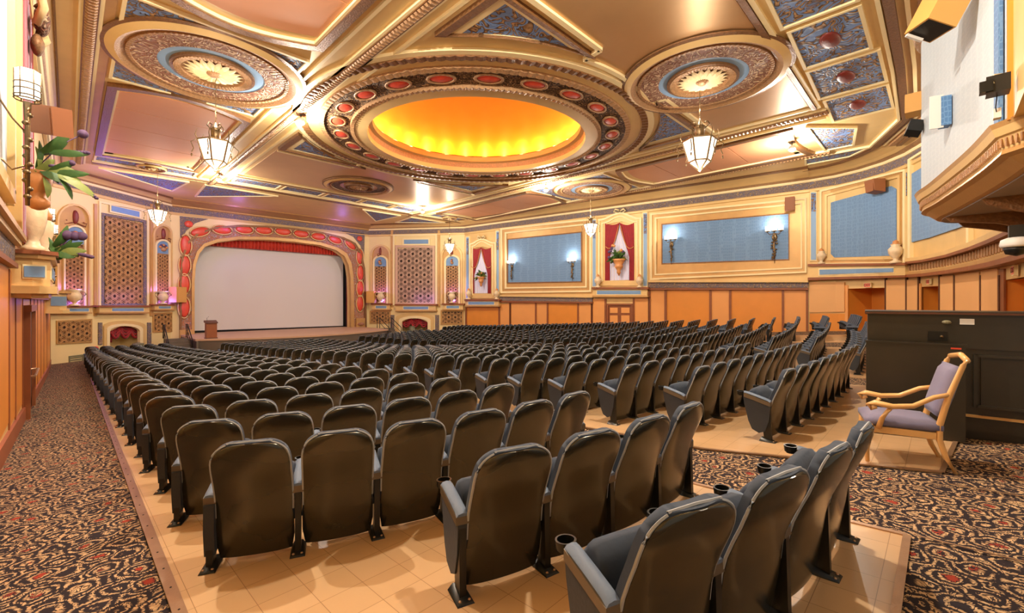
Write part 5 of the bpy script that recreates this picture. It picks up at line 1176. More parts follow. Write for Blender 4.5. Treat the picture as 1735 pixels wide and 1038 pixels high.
for nm, x1, g, z0, z1, m in (('box_top', .1, .0, .36, .46, 'gold_dark'), ('box_body', -.05, .15, -.4, .36, 'gold'), ('box_foot', .05, .05, -.55, -.4, 'gold')): MB().prism(octo(x1, 28.5+g, 33.2-g), z0, z1, M[m]).build(nm, None, t)
MB().box((-.3, 28.62, .0), (.5, .04, .42), M['plaque']).build('blue_plaque', None, t)
# urn and foliage on the box
t = thing('ledge_urn', 'carved cream urn standing on the near gilded box', 'urn', (-.46, 12.1, .93)); s = 1.0
MB().lathe([(.01, 0), (.16, 0), (.16, .08), (.1, .12), (.08, .22), (.13, .32), (.18, .55), (.19, .8), (.17, .84), (.2, .88), (.15, .9)], (0, 0, 0), 18, M['marble'], mod=lambda i, a: 1+.04*math.sin(a*9)*(i in (5, 6, 7))).build('urn_body', None, t, smooth=True)
MB().lathe([(.14, .9), (.16, 1.0), (.08, 1.1), (.12, 1.2), (.02, 1.34)], (0, 0, 0), 12, M['terra'], mod=lambda i, a: 1+.15*math.sin(a*5)).build('flame_finial', None, t, smooth=True)
t = thing('ledge_urn', 'second cream urn behind the first on the near gilded box', 'urn', (-.38, 13.7, .93)); MB().lathe([(.01, 0), (.14, 0), (.14, .08), (.08, .2), (.16, .5), (.17, .75), (.12, .8)], (0, 0, 0), 16, M['marble']).build('urn_body', None, t, smooth=True); MB().lathe([(.13, .8), (.15, .9), (.02, 1.2)], (0, 0, 0), 10, M['terra']).build('flame_finial', None, t, smooth=True)
def big_plant(t, spec):
    for kind, p0, p1, w, m in spec:
        p0 = Vector(p0); p1 = Vector(p1); d = p1-p0; L = d.length; d.normalize(); sd = d.cross(Vector((.7, -.7, 0))).normalized(); up = sd.cross(d)
        mb = MB()
        if kind == 'leaf':
            n = 6; vs = []
            for i in range(n+1):
                f = i/n; ww = w*math.sin(math.pi*min(1, f*.92+.06))**.7; c = p0+d*L*f+up*L*.12*math.sin(math.pi*f); vs += [c-sd*ww, c+up*w*.12, c+sd*ww]
            mb.add(vs, [(3*i+q, 3*i+3+q, 3*i+4+q, 3*i+1+q) for i in range(n) for q in (0, 1)], M[m]); mb.build('leaf', None, t, smooth=True)
        else:
            mid = (p0+p1)/2+Vector((0, 0, L*.1)); mb.tube([p0, mid, p1], .009, 4, M['purple'])
            if kind == 'ball': mb.ell(p1, (w, w, w), M[m], 12, 8)
            else:
                for i in range(9): q = p0+(p1-p0)*(.45+.55*i/9)+Vector((0, 0, L*.06*(1-i/9))); mb.ell(q, (w, w, w*.8), M[m], 7, 4)
            mb.build('flower' if kind == 'ball' else 'flower_spike', None, t, smooth=True)
def lp(u, v, y): p = at_y(u, v, y); return p
B = lambda u, v, y=10.6: lp(u, v, y)
t = thing('flower_basket', 'big hanging flower urn with broad leaves and purple blooms, left wall', 'plant')
big_plant(t, [('leaf', B(66, 262), B(117, 224), .10, 'green'), ('leaf', B(60, 285), B(66, 238), .05, 'green'), ('ball', B(66, 280), B(140, 227), .075, 'purple'), ('spike', B(70, 262), B(152, 259), .045, 'purple'), ('leaf', B(80, 258), B(150, 262), .06, 'green'),
  ('leaf', B(70, 290), B(115, 308), .10, 'green'), ('leaf', B(100, 292), B(140, 316), .08, 'green_light'), ('leaf', B(98, 300), B(122, 338), .055, 'green'), ('ball', B(80, 290), B(121, 276), .05, 'purple'), ('spike', B(110, 300), B(166, 338), .035, 'purple'),
  ('leaf', B(58, 290), B(92, 270), .06, 'green_light'), ('leaf', B(80, 283), B(128, 290), .06, 'green_light'), ('leaf', B(74, 300), B(80, 335), .06, 'green_light'), ('spike', B(60, 280), B(110, 285), .04, 'purple')]+[('leaf', B(66+q*3, 286+q), B(60+q*13, 248+(q*37) % 60+q*4), .05+.012*(q % 3), 'green' if q % 2 else 'green_light') for q in range(9)])
pt = at_y(64, 300, 10.75); MB().lathe([(.02, -.50), (.08, -.48), (.14, -.42), (.15, -.34), (.09, -.28), (.1, -.2), (.15, -.1), (.17, .05), (.14, .1), (.19, .14), (.15, .14)], (pt[0], pt[1], pt[2]-.05), 18, M['terra'], mod=lambda i, a: 1+.05*math.sin(a*10)*(i in (1, 2, 3, 4))).build('hanging_pot', None, t, smooth=True)
C = lambda u, v, y=12.6: lp(u, v, y)
t = thing('flower_spray', 'lower spray of leaves and purple blooms lying on the near gilded box', 'plant')
big_plant(t, [('leaf', C(88, 420), C(114, 382), .09, 'green'), ('ball', C(100, 420), C(112, 398), .10, 'purple'), ('ball', C(100, 420), C(126, 400), .09, 'purple'), ('ball', C(100, 420), C(138, 400), .09, 'purple'), ('leaf', C(90, 424), C(140, 410), .07, 'green'), ('leaf', C(96, 426), C(146, 425), .08, 'green_light'),
  ('spike', C(100, 426), C(158, 436), .05, 'purple'), ('leaf', C(88, 436), C(106, 428), .10, 'green'), ('leaf', C(90, 428), C(130, 434), .09, 'green'), ('leaf', C(92, 434), C(84, 412), .07, 'green')]+[('leaf', C(88+q*2, 430), C(82+q*10, 402+(q*29) % 38), .05, 'green_light' if q % 2 else 'green') for q in range(7)])
# tall iron sconces on the left wall
def tall_sconce(u, v0, v1, y, label, p):
    a = at_y(u, v0, y); b = at_y(u, v1, y); H = a[2]-b[2]; r = H*.34; t = thing('wall_sconce', label, 'lamp', b); 
    MB().lathe([(r, 0), (r*1.02, H)], (0, 0, 0), 6, M['sconce_glass']).build('glass_shade', None, t)
    mb = MB()
    for j in range(6): q = math.pi/3*j; mb.bar((r*1.04*math.cos(q), r*1.04*math.sin(q), -.04), (r*1.04*math.cos(q), r*1.04*math.sin(q), H), .014, .014, M['chain'])
    for z in (.0, .12, .24, -.06): mb.tube([(r*1.07*math.cos(math.pi/6*j), r*1.07*math.sin(math.pi/6*j), z*H/.5) for j in range(12)], .010, 4, M['chain'], closed=True)
    mb.tube([(0, 0, -.08), (0, 0, -.4), (0, 0, -1.6)], [.05, .035, .028], 6, M['chain'])
    for k in range(12): mb.ell((.02*math.sin(k*2), .02*math.cos(k*2), -.15-.12*k), (.045, .045, .04), M['chain'], 6, 4)
    dx = XL-b[0]; mb.tube([(0, 0, -.55), (dx*.5, 0, -.35), (dx, 0, -.05)], .012, 5, M['chain']); mb.tube([(0, 0, -1.0), (dx*.5, 0, -1.1), (dx*.8, 0, -.98), (dx, 0, -.95)], .014, 5, M['chain'])
    mb.build('wrought_bracket', None, t, smooth=True); light('sconce_light', (b[0]+.02, b[1], a[2]+.22), p, (1, .9, .75), .08)
tall_sconce(46, 120, 164, 9.6, 'tall iron sconce with glass drum, beside the pale panel at the left edge', 14); tall_sconce(84, 354, 372, 16.5, 'farther iron sconce, upper of the two behind the urn', 20); tall_sconce(91, 381, 395, 20, 'farther iron sconce, lower of the two behind the urn', 15)
t = thing('wall_speaker', 'brown tilted speaker box above the hanging flower urn', 'speaker'); cc = at_y(87, 205, 10.2)
t.location = cc; t.rotation_euler = (R(12), R(10), R(-50)); MB().box((0, 0, 0), (.40, .30, .44), M['box_brown']).build('cabinet', None, t); MB().box((0, -.155, 0), (.35, .01, .39), M['box_brown']).build('grille_cloth', None, t)

# ---------------------------------------------------------------- projecting booth on the rear wall
bay = thing('projecting_booth', 'curved booth with pale blue fabric front projecting high at the right', 'booth')
BP = [(0, 0), (0, 0), (9.1, -1.95), (10.0, -.9), (10.3, -.66), (11.5, -.48), (13.1, -.16), (14.4, .12), (15.2, .33), (15.9, .38), (16.5, .2), (16.95, -.3), (17.2, -1.0), (17.3, -1.75)]
def _cat(P, n=4):
    out = []
    for i in range(len(P)-1):
        a, b, c, d_ = P[max(0, i-1)], P[i], P[i+1], P[min(len(P)-1, i+2)]
        for k in range(n):
            t_ = k/n; out.append(tuple(.5*((2*b[q])+(-a[q]+c[q])*t_+(2*a[q]-5*b[q]+4*c[q]-d_[q])*t_**2+(-a[q]+3*b[q]-3*c[q]+d_[q])*t_**3) for q in (0, 1)))
    return out+[P[-1]]
BP = BP[:4]+_cat(BP[4:])
W_Y = Wall(BP[2:], inside=(12, 5)); W_Y.n = [(-(b[1]-a[1])/math.hypot(b[0]-a[0], b[1]-a[1]), (b[0]-a[0])/math.hypot(b[0]-a[0], b[1]-a[1])) for a, b in zip(W_Y.p, W_Y.p[1:])]
ZB0 = 2.72
def bsweep(prof, name, m, smooth=False): return sweep(W_Y, prof, name, M[m], bay, smooth=smooth)
bsweep([(0, ZB0), (0, 6.7)], 'fabric_front', 'damask_pale', True); bsweep([(0, ZB0-.02), (.10, ZB0-.02), (.13, ZB0+.06), (.04, ZB0+.06), (0, ZB0+.02)], 'sill_moulding', 'gold_dark'); bsweep([(.10, ZB0-.02), (.06, ZB0-.14), (.02, ZB0-.16)], 'upper_cove', 'gold')
bsweep([(.02, ZB0-.16), (-.02, ZB0-.34)], 'ornament_band', 'gold'); bsweep([(-.02, ZB0-.34), (.0, ZB0-.42), (-.10, ZB0-.46), (-.28, ZB0-.62), (-.40, ZB0-.64)], 'lower_moulding', 'gold_dark'); bsweep([(0, 6.7), (.12, 6.75), (.16, 6.9), (.05, 7.0), (.05, 7.56)], 'booth_cornice', 'bronze_light')
mb = MB(); q = W_Y.off(.01)
for (a, b) in zip(q[1:], q[2:]):
    L = math.hypot(b[0]-a[0], b[1]-a[1]); n = max(1, int(L/.075))
    for k in range(n): f = (k+.5)/n; x, y = a[0]+(b[0]-a[0])*f, a[1]+(b[1]-a[1])*f; mb.box((x, y, ZB0-.25), (.03, .05, .13), M['bronze_light'], math.atan2(b[1]-a[1], b[0]-a[0]))
o = mb.build('reeded_course', None, bay); o['kind'] = 'stuff'
so = [p for p in W_Y.off(-.38)][1:-1]; mb = MB(); pts = [(9.8, -1.78)]+[(max(9.8, p[0]), p[1]) for p in so]+[(16.9, -1.72)]
for (a, b) in zip(pts, pts[1:]): mb.hexa([(a[0], a[1], ZB0-.66), (b[0], b[1], ZB0-.66), (b[0], -1.85, ZB0-.66), (a[0], -1.85, ZB0-.66), (a[0], a[1], ZB0-.6), (b[0], b[1], ZB0-.6), (b[0], -1.85, ZB0-.6), (a[0], -1.85, ZB0-.6)], M['grey_soffit'])
mb.build('soffit', None, bay)
for x, w in ((10.4, .16), (13.0, .16), (15.2, .14), (16.5, .12)):
    yy = next((a[1]+(b[1]-a[1])*(x-a[0])/(b[0]-a[0]) for a, b in zip(so, so[1:]) if a[0] <= x <= b[0]), -.3); prof = [(-1.75, ZB0-1.5), (-1.6, ZB0-1.35), (-1.3, ZB0-1.05), (-.9, ZB0-.9), (yy-.1, ZB0-.78), (yy, ZB0-.66), (-1.75, ZB0-.66)]
    mb = MB(); n = len(prof); mb.add([(x-w/2, y, z) for y, z in prof]+[(x+w/2, y, z) for y, z in prof], [tuple(range(n)), tuple(range(2*n-1, n-1, -1))]+[(i, n+i, n+(i+1) % n, (i+1) % n) for i in range(n)], M['bronze'])
    mb.build('scroll_bracket', None, bay)
# pilaster and blue strip at the booth's near end
MB().box((10.36, -.64, 4.75), (.28, .05, 4.05), M['damask_strip'], .12).build('blue_fabric_strip', None, bay)
MB().box((9.4, -1.2, 5.15), (1.2, .86, 4.8), M['gold']).build('corner_pilaster', None, bay); MB().box((10.06, -.86, 5.0), (.12, .3, 4.5), M['orange']).build('reveal', None, bay)
def hung(nm, label, cat, u, v, y, rz, tilt, parts):
    c = at_y(u, v, y); t = thing(nm, label, cat, c, rz); t.rotation_euler = (tilt[0], tilt[1], rz)
    for n, a, d, m in parts: MB().box(a, d, M[m]).build(n, None, t)
    return t
def hungt(nm, label, cat, u, v, tt, rz, tilt, parts):
    d = ray(u, v); t = thing(nm, label, cat, (d[0]*tt, d[1]*tt, d[2]*tt), rz); t.rotation_euler = (tilt[0], tilt[1], rz)
    for n, a, dd, m in parts: MB().box(a, dd, M[m]).build(n, None, t)
    return t
hungt('wall_speaker', 'large ochre speaker box cropped by the top edge, before the booth', 'speaker', 1590, 22, 8.2, R(35), (R(24), R(-6)), [('cabinet', (0, 0, 0), (.62, .5, .66), 'ochre_box'), ('grille_cloth', (0, 0, -.335), (.56, .44, .01), 'black'), ('bracket', (.2, .1, -.4), (.06, .3, .05), 'white')])
hungt('wall_speaker', 'square tan speaker at the booth corner below the ceiling moulding', 'speaker', 1548, 178, 11.6, R(0), (0, R(4)), [('cabinet', (0, 0, 0), (.42, .34, .5), 'ochre_box'), ('grille_cloth', (0, .17, 0), (.36, .01, .44), 'ochre_box')])
hungt('stage_lamp', 'small black lamp clamped at the booth corner under the tan speaker', 'lamp', 1549, 217, 11.2, R(20), (R(20), R(20)), [('lamp_body', (0, 0, 0), (.26, .3, .34), 'black'), ('lamp_bracket', (.25, 0, .05), (.3, .04, .04), 'black')])
hungt('blue_speaker', 'wedge-shaped speaker covered in blue cloth on the pale booth front', 'speaker', 1600, 190, 9.35, R(12), (R(0), R(0)), [('cabinet', (0, 0, 0), (.26, .16, .62), 'damask_strip'), ('front_plate', (-.1, .15, 0), (.03, .22, .70), 'white'), ('front_cloth', (-.03, .16, 0), (.1, .16, .6), 'damask_strip')])
t = hungt('camera_bracket', 'black projector on a white arm at the right end of the booth', 'projector', 1690, 145, 6.4, R(0), (0, 0), [('body', (0, 0, 0), (.26, .24, .24), 'black'), ('lens_block', (-.08, .12, -.02), (.14, .14, .16), 'steel_black'), ('junction_box', (.12, .0, -.38), (.12, .08, .14), 'white')])
MB().tube([(.3, -.1, .2), (.1, -.05, .18), (-.12, .05, .12), (-.12, .05, 0)], .022, 6, M['white']).build('support_arm', None, t); MB().tube([(.1, 0, -.1), (.02, .02, -.3), (.1, 0, -.42), (.2, 0, -.36)], .007, 5, M['black']).build('cable', None, t)
d = ray(1722, 415); t = thing('dome_camera', 'black and grey dome camera on its bracket at the right edge', 'camera', (d[0]*8, d[1]*8, d[2]*8))
MB().lathe([(.01, -.20), (.14, -.16), (.17, -.08), (.17, -.04)], (0, 0, 0), 16, M['black']).build('dome', None, t, smooth=True); MB().lathe([(.2, -.04), (.22, 0), (.2, .1), (.12, .14)], (0, 0, 0), 16, M['white']).build('collar', None, t, smooth=True); MB().box((0, 0, .25), (.2, .2, .22), M['black']).build('housing', None, t); MB().box((.05, -.35, .2), (.08, .6, .08), M['white']).build('wall_arm', None, t)

# ---------------------------------------------------------------- organ console under its black cover
A = Vector((8.5, .80)); Bv = Vector((8.66, -.8)); T = (Bv-A).normalized(); Nn = Vector((-T.y, T.x)); ang = math.atan2(T.y, T.x); L = 2.9; zf = fz(9, 0)+.015; zt = -.145
t = thing('organ_cover', 'large black lacquered console case standing behind the armchair', 'cabinet', (A.x, A.y, zf), ang); H = zt-zf; D = 1.1
def ob(nm, x0, x1, y0, y1, z0, z1, m='organ'): return MB().box(((x0+x1)/2, (y0+y1)/2, (z0+z1)/2), (x1-x0, y1-y0, z1-z0), M[m]).build(nm, None, t)
ob('upper_case', 0, L, 0, D, H*.71, H-.05); ob('lid', -.03, L, -.03, D+.03, H-.05, H); ob('lid_edge', -.035, L, -.04, -.03, H-.04, H-.015, 'brown_dark'); ob('lower_case', .9, L, .02, D, .12, H*.71); ob('plinth', .9, L, .06, D, 0, .12); ob('gold_line', .9, L, .0, .02, .31, .345, 'gold_dark'); ob('lower_left_side', 0, .9, .05, D, 0, H*.71)
ob('front_leaf', -.02, 1.0, -.30, -.25, 0.02, H*.74); ob('leaf_cap', -.03, 1.02, -.31, -.24, H*.74, H*.755); ob('leaf_return', -.02, .03, -.28, .05, .02, H*.74)
p = ob('recessed_panel', 1.18, L-.1, -.005, .02, H*.28, H*.65); 
for a, b, c, d_ in ((1.13, L-.1, H*.65, H*.67), (1.13, L-.1, H*.26, H*.28)): ob('panel_bead', a, b, -.03, .02, c, d_)
ob('panel_bead', 1.11, 1.15, -.03, .02, H*.26, H*.67); ob('lock_plate', .66, .86, -.012, 0, H*.765, H*.84, 'steel_black'); ob('paper_label', .98, 1.12, -.008, 0, H*.90, H*.945, 'white'); ob('red_sticker', .86, .96, -.306, -.30, H*.715, H*.727, 'red_cart')
MB().ell((.85, -.02, H*.915), (.05, .03, .03), M['vent'], 10, 6).build('latch', None, t); MB().ell((.80, -.03, H*.80), (.02, .03, .02), M['chain'], 8, 5).build('lock', None, t)

# ---------------------------------------------------------------- wooden armchair
ac = thing('armchair', 'honey wood armchair with scrolled arms and lilac upholstery, before the black case', 'armchair', (7.0, .40, fz(7, .3)+.02), 0)
# local: faces +y, seat .48 high
def tb(pts, r, nm, n=8): return MB().tube(pts, r, n, M['wood_chair']).build(nm, None, ac, smooth=True)
for s in (-1, 1):
    tb([(s*.29, -.46, 0), (s*.28, -.38, .16), (s*.27, -.33, .34), (s*.27, -.33, .50), (s*.27, -.40, .8), (s*.27, -.52, 1.16), (s*.27, -.55, 1.22)], [.022, .026, .03, .032, .03, .026, .02], 'rear_leg_and_stile')
    tb([(s*.29, .30, 0), (s*.30, .31, .15), (s*.29, .28, .34), (s*.28, .28, .44)], [.02, .026, .034, .034], 'front_leg')
    tb([(s*.29, .20, .40), (s*.32, .17, .52), (s*.32, .10, .64)], [.03, .026, .026], 'arm_post')
    tb([(s*.27, -.42, .84), (s*.30, -.28, .80), (s*.33, -.10, .69), (s*.34, .08, .665), (s*.33, .24, .69), (s*.33, .30, .66), (s*.33, .27, .62), (s*.33, .22, .64)], [.024, .026, .028, .03, .032, .03, .024, .016], 'arm')
MB().box((0, .27, .38), (.54, .05, .08), M['wood_chair']).build('front_rail', None, ac)
for s in (-1, 1): MB().box((s*.27, -.02, .38), (.045, .56, .07), M['wood_chair']).build('side_rail', None, ac)
def cushion(nm, c, d, m, par, n=8, tilt=0, bow=.3):
    mb = MB(); vs = []; k = n+1
    for side in (1, -1):
        for i in range(k):
            for j in range(k):
                a, b = 2*i/n-1, 2*j/n-1; e = (1-abs(a)**4)*(1-abs(b)**4); sx = (abs(a)**.9)*(1 if a > 0 else -1)
                z = side*(d[2]/2)*(1-bow+bow*(e**.5)) if e > 0 else side*d[2]*.18
                vs.append((c[0]+sx*d[0]/2, c[1]+b*d[1]/2, c[2]+z))
    fs = []
    for i in range(n):
        for j in range(n): fs.append((i*k+j, (i+1)*k+j, (i+1)*k+j+1, i*k+j+1)); o = k*k; fs.append((o+i*k+j+1, o+(i+1)*k+j+1, o+(i+1)*k+j, o+i*k+j))
    o = k*k
    for j in range(n): fs += [(j, j+1, o+j+1, o+j), (n*k+j+1, n*k+j, o+n*k+j, o+n*k+j+1), ((j+1)*k, j*k, o+j*k, o+(j+1)*k), (j*k+n, (j+1)*k+n, o+(j+1)*k+n, o+j*k+n)]
    if tilt:
        ct, st = math.cos(tilt), math.sin(tilt); vs = [(x, c[1]+(y-c[1])*ct-(z-c[2])*st, c[2]+(y-c[1])*st+(z-c[2])*ct) for x, y, z in vs]
    mb.add(vs, fs, M[m]); return mb.build(nm, None, par, smooth=True)
cushion('seat', (0, -.02, .47), (.60, .68, .15), 'lilac', ac); cushion('back_cushion', (0, -.415, .86), (.50, .58, .13), 'lilac', ac, tilt=R(106))
tb([(-.27, -.55, 1.21), (0, -.57, 1.25), (.27, -.55, 1.21)], .03, 'crest_rail'); tb([(-.27, -.36, .60), (.27, -.36, .60)], .02, 'back_rail')
ac.rotation_euler = (0, 0, R(13)); ac.scale = (1.0, 1.0, 1.03)
# ---------------------------------------------------------------- cinema seats
PROF = [(.025, .035), (.0, .16), (-.02, .28), (-.038, .38), (-.05, .48), (-.075, .58), (-.115, .68), (-.155, .77), (-.185, .85), (-.205, .92), (-.215, .97), (-.218, .99), (-.22, 1.002)]
def _refine(P):
    out = []
    for (y0, z0), (y1, z1) in zip(P, P[1:]):
        n = 1 if z0 < .6 else 2
        if z0 > .9: n = 3
        for k in range(n): f = k/n; out.append((y0+(y1-y0)*f, z0+(z1-z0)*f))
    out.append(P[-1]); return out
PROF = _refine(PROF)
def halfw(z, g=0):
    w = .258+g; zt = 1.005+g; z0 = .78
    if z < .3: return w+.012-(.02 if z < .05 else 0)
    if z <= z0: return w
    q = min(1, (z-z0)/(zt-z0)); return w*max(0.02, (1-q**3.0))**(1/2.9)
def shell_mesh(mb, prof, y_off, th, g, m, nx=6, curve=.035, z_lo=0, edge=None):
    rows = [(y, z) for y, z in prof if z >= z_lo]; k = nx+1; vs = []
    for side in (0, 1):
        for (y, z) in rows:
            zz = z+(g*.6 if z > .9 else 0); w = halfw(z, g)
            for i in range(k):
                a = 2*i/nx-1; x = w*math.sin(a*math.pi/2)*.5+w*a*.5; c = curve*(a*a)
                puff = 0 if not side else th*(1-.45*a**4)
                vs.append((x, y+y_off+c+(puff if side else 0), zz))
    n = len(rows); o = n*k; fs = []
    for r in range(n-1):
        for i in range(nx):
            fs.append((r*k+i, r*k+i+1, (r+1)*k+i+1, (r+1)*k+i)); fs.append((o+r*k+i+1, o+r*k+i, o+(r+1)*k+i, o+(r+1)*k+i+1))
    for r in range(n-1): fs += [((r+1)*k, r*k, o+r*k, o+(r+1)*k)][::-1]; fs[-1] = (r*k, (r+1)*k, o+(r+1)*k, o+r*k); fs.append((r*k+nx, o+r*k+nx, o+(r+1)*k+nx, (r+1)*k+nx))
    for i in range(nx): fs.append((i+1, i, o+i, o+i+1)); e = (n-1)*k; fs.append((e+i, e+i+1, o+e+i+1, o+e+i))
    return mb.add(vs, fs, m)
SP = .60     # spacing of the seats in a row
def m_shell(nx=12): return shell_mesh(MB(), PROF, 0, .014, 0, M['shell'], nx)
def m_rim():      # the piping round the shell, its pale tone standing in for caught light
    mb = MB(); 
    for s in (-1, 1):
        pts = [(s*(halfw(z, .004)), y+.035+.012, z) for y, z in PROF if z > .3]
    left = [(-halfw(z, .006), y+.046, z) for y, z in PROF if z > .3 and z < 1.0]; right = [(halfw(z, .006), y+.046, z) for y, z in PROF if z > .3 and z < 1.0][::-1]
    top = [(-.15, -.17, 1.003), (0, -.175, 1.012), (.15, -.17, 1.003)]
    mb.tube(left+top+right, .009, 5, M['lit_piping']); return mb
def m_cushion(nx=12): return shell_mesh(MB(), PROF, .016, .085, .010, M['cush'], nx, z_lo=.26)
def m_seat():     # tipped-up seat cushion
    mb = MB(); P = [(.09, .36), (.15, .31), (.23, .34), (.30, .43), (.335, .54), (.325, .63), (.28, .69), (.21, .70), (.15, .62), (.11, .48)]; n = len(P); vs = []; ws = (.20, .235, .24, .235, .20)
    xs_ = (-.25, -.242, -.21, -.1, .1, .21, .242, .25); k = len(xs_)
    for j, x in enumerate(xs_):
        f = (.72, .88, .97, 1, 1, .97, .88, .72)[j]; cy_, cz_ = .2, .56
        for y, z in P: vs.append((x, cy_+(y-cy_)*f, cz_+(z-cz_)*f))
    fs = [tuple(range(n)), tuple(range(k*n-1, (k-1)*n-1, -1))]
    for j in range(k-1):
        for i in range(n): fs.append((j*n+(i+1) % n, j*n+i, (j+1)*n+i, (j+1)*n+(i+1) % n))
    mb.add(vs, fs, M['cush']); return mb
def m_arm():      # arm rest body with pad; origin on the arm line, x=0
    mb = MB(); w = .042
    mb.hexa([(-w, -.02, .50), (w, -.02, .50), (w, .33, .585), (-w, .33, .585), (-w, -.02, .555), (w, -.02, .555), (w, .33, .645), (-w, .33, .645)], M['arm_side'])
    vs = []; n = 5
    for y, z in ((-.02, .555), (.02, .575), (.15, .61), (.28, .64), (.33, .645)):
        for j in range(n): a = math.pi*j/(n-1); vs.append((-w*.92*math.cos(a), y, z+.022*math.sin(a)))
    fs = [(r*n+j, r*n+j+1, (r+1)*n+j+1, (r+1)*n+j) for r in range(4) for j in range(n-1)]+[(0, 4, 3, 2, 1)]
    mb.add(vs, fs, M['arm_pad']); return mb
def m_cup():
    mb = MB(); c = (0, .385, .60); mb.lathe([(.036, 0), (.036, .012), (.047, .012), (.053, .058), (.053, .062), (.043, .062), (.040, .01)], (c[0], c[1], c[2]-.005), 16, M['steel_black']); return mb
def m_leg():      # stanchion with splayed foot
    mb = MB(); mb.hexa([(-.022, -.03, .01), (.022, -.03, .01), (.022, .06, .01), (-.022, .06, .01), (-.022, -.015, .55), (.022, -.015, .55), (.022, .13, .56), (-.022, .13, .56)], M['steel_black'])
    mb.hexa([(-.055, -.09, 0), (.055, -.09, 0), (.055, .12, 0), (-.055, .12, 0), (-.045, -.08, .014), (.045, -.08, .014), (.03, .1, .05), (-.03, .1, .05)], M['steel_black'])
    mb.ell((-.03, -.06, .016), (.012, .012, .01), M['metal_strip'], 6, 4); mb.ell((.03, -.06, .016), (.012, .012, .01), M['metal_strip'], 6, 4); return mb
def m_end():      # upholstered end panel under the aisle arm
    mb = MB(); P = [(-.02, .50), (.34, .59), (.33, .50), (.27, .25), (.22, .14), (.13, .10), (.05, .14), (.0, .3)]; n = len(P); w = .03
    mb.add([(-w, y, z) for y, z in P]+[(w, y, z) for y, z in P], [tuple(range(n-1, -1, -1)), tuple(range(n, 2*n))]+[(i, (i+1) % n, n+(i+1) % n, n+i) for i in range(n)], M['side_panel']); return mb
def m_end_black():
    mb = MB(); P = [(-.04, .50), (.10, .53), (.09, .3), (.06, .12), (-.02, .10), (-.045, .3)]; n = len(P); w = .035
    mb.add([(-w, y, z) for y, z in P]+[(w, y, z) for y, z in P], [tuple(range(n-1, -1, -1)), tuple(range(n, 2*n))]+[(i, (i+1) % n, n+(i+1) % n, n+i) for i in range(n)], M['side_panel']); return mb
def mesh_of(mb, name, smooth=True, ang=62):
    o = mb.build(name, None, None, smooth=smooth); me = o.data; bpy.data.objects.remove(o)
    if smooth:
        try: me.set_sharp_from_angle(angle=R(ang))
        except Exception: pass
    return me
ME = {k: mesh_of(f, k, True) for k, f in (('back_shell', m_shell()), ('backrest', m_cushion()), ('lit_piping', m_rim()), ('seat', m_seat()), ('armrest', m_arm()), ('cup_holder', m_cup()), ('leg', m_leg()), ('end_panel', m_end()), ('end_bracket', m_end_black()))}
def put(me, name, par, loc=(0, 0, 0)):
    o = bpy.data.objects.new(name, ME[me]); o.parent = par; o.location = loc; COL.objects.link(o); return o
ORD = 'first second third fourth fifth sixth seventh eighth ninth tenth eleventh twelfth thirteenth fourteenth fifteenth sixteenth seventeenth eighteenth nineteenth twentieth'.split()
def ordn(i):
    if i < 20: return ORD[i]
    return ('twenty-'+ORD[i-20]) if i < 29 else ('thirtieth' if i == 29 else 'thirty-'+ORD[i-30])
SEATS = []    # (x, y, angle, block, row, seat, is_first, is_last)
def row(block, ri, xl, n, yfun, SP=.60):
    """n seats from xl; yfun(x) gives the row line through the feet"""
    x = xl
    pts = [(x, yfun(x))]
    for k in range(n):
        a, b = x, x+SP
        for _ in range(3): sl = (yfun(b)-yfun(a))/(b-a); b = a+SP/math.hypot(1, sl)
        pts.append((b, yfun(b))); x = b
    for k in range(n):
        p, q = pts[k], pts[k+1]; SEATS.append(((p[0]+q[0])/2, (p[1]+q[1])/2, math.atan2(q[1]-p[1], q[0]-p[0]), block, ri, k, k == 0, k == n-1, SP/.6))
# block L: rear rows shortened
yL = [.55, 1.83, 3.10, 4.30, 5.50, 6.65, 7.72, 8.78, 9.84]
while yL[-1] < 32.6: yL.append(yL[-1]+1.03)
for i, yc in enumerate(yL):
    k_ = .08 if i < 5 else max(.045, .08-.004*(i-4)); off = 0
    f = lambda x, yc=yc, k_=k_: yc+k_*(4.3-x)**2
    if i == 0: row('L', i, 1.74, 4, f, .68)
    elif i == 1: row('L', i, 1.86, 4, f, .66)
    else: row('L', i, .79-.004*i+(0 if i % 2 == 0 else -.03), 6, f, .625)
yC = [1.50, 2.62, 3.70, 4.74, 5.72, 6.70]
while yC[-1] < 29.6: yC.append(yC[-1]+.98)
for i, yc in enumerate(yC):
    f = lambda x, yc=yc: yc+.0085*(x-12)**2
    xl = [6.90, 6.72, 6.5, 6.4, 6.3][i] if i < 5 else 6.28
    st = .0 if i % 2 == 0 else .0
    row('C', i, xl+st, 10 if i else 9, f)
    g = lambda x, yc=yc: yc+.0085*(x-12)**2
    row('D', i, 14.75, 10, g)
    row('R', i, 22.9, 6, g)
BL = {'L': 'left aisle block', 'C': 'left centre block', 'D': 'right centre block', 'R': 'far right block'}
def vis(s):
    x, y = s[0], s[1]; t = x*SA+y*CA; r = x*CA-y*SA; u = 867+740*r/max(t, .01); z = fz(x, y)+.8; v = 510-740*z/max(t, .01)
    return t, u, v
cand = []
for s in SEATS:
    t, u, v = vis(s)
    if t < .5 or u < -90 or u > 1790 or v > 1250: cand.append((1e9, s)) if t > .5 else None
    else: cand.append((t, s))
cand = [c for c in cand if c[0] < 1e8]
cand.sort(key=lambda c: c[0]); near = cand[:300]; far = cand[300:]
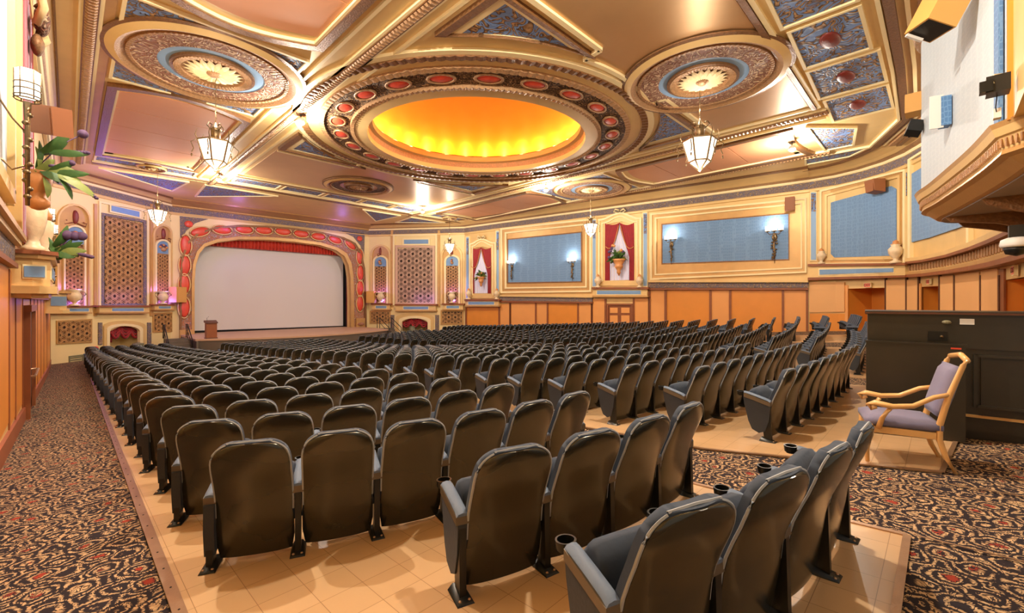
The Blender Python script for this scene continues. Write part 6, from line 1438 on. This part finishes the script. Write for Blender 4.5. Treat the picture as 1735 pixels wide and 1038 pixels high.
for t, (x, y, a, b, ri, k, first, last, sx_) in near:
    z = fz(x, y)+.02
    root = thing('cinema_chair', '%s dark chair from the left, %s row from the rear, %s' % (ordn(k), ordn(ri), BL[b]), 'chair', (x, y, z), a, 'cinema chairs of the '+BL[b]); root.scale = (sx_, 1, 1)
    put('back_shell', 'back_shell', root); bk = put('backrest', 'backrest', root); put('lit_piping', 'lit_piping', bk); put('seat', 'seat', root)
    ar = put('armrest', 'armrest', root, (-SP/2, 0, 0)); put('cup_holder', 'cup_holder', ar); put('leg', 'leg', root, (-SP/2, 0, 0))
    if first: put('end_bracket' if b == 'L' and ri > 1 else 'end_panel', 'end_panel', root, (-SP/2-.0, 0, 0))
    if last: ar = put('armrest', 'armrest', root, (SP/2, 0, 0)); put('cup_holder', 'cup_holder', ar); put('leg', 'leg', root, (SP/2, 0, 0)); put('end_panel', 'end_panel', root, (SP/2, 0, 0))
# the seats beyond, one joined mesh
lo = MB()
shell_mesh(lo, PROF[:-4:2]+PROF[-3:], 0, .014, 0, M['shell'], 4); shell_mesh(lo, PROF[:-4:2]+PROF[-3:], .016, .08, .012, M['cush'], 4, z_lo=.26)
s_ = m_seat(); lo.add(s_.v, s_.f, M['cush'])
lo.tube([(-halfw(z, .006), y+.05, z) for y, z in ((-.07, .56), (-.15, .76), (-.185, .85), (-.20, .92))]+[(-.10, -.16, 1.006), (.10, -.16, 1.006)]+[(halfw(z, .006), y+.05, z) for y, z in ((-.20, .92), (-.185, .85), (-.15, .76), (-.07, .56))], .014, 3, M['lit_piping'])  # pale rim added to stand in for light on the cushion tops
lo.box((-SP/2, .15, .585), (.085, .42, .06), M['arm_pad'], 0); lo.box((-SP/2, .03, .28), (.05, .1, .56), M['steel_black']); lo.lathe([(.05, 0), (.05, .06)], (-SP/2, .385, .59), 8, M['steel_black'])
big = MB(); big.mats = list(lo.mats)
for t, (x, y, a, b, ri, k, first, last, sx_) in far:
    z = fz(x, y)+.02; ca, sa = math.cos(a), math.sin(a); o = len(big.v)
    big.v.extend([(x+p[0]*ca-p[1]*sa, y+p[0]*sa+p[1]*ca, z+p[2]) for p in lo.v]); big.f.extend([tuple(i+o for i in f) for f in lo.f]); big.m.extend(lo.m)
    if last: big.box((x+SP/2*ca-.12*sa, y+SP/2*sa+.12*ca, z+.45), (.07, .36, .36), M['side_panel'], a)
o = big.build('distant_cinema_chairs', None, None, smooth=False); tag(o, 'remaining rows of dark blue cinema seats further toward the stage', 'seats', kind='stuff')
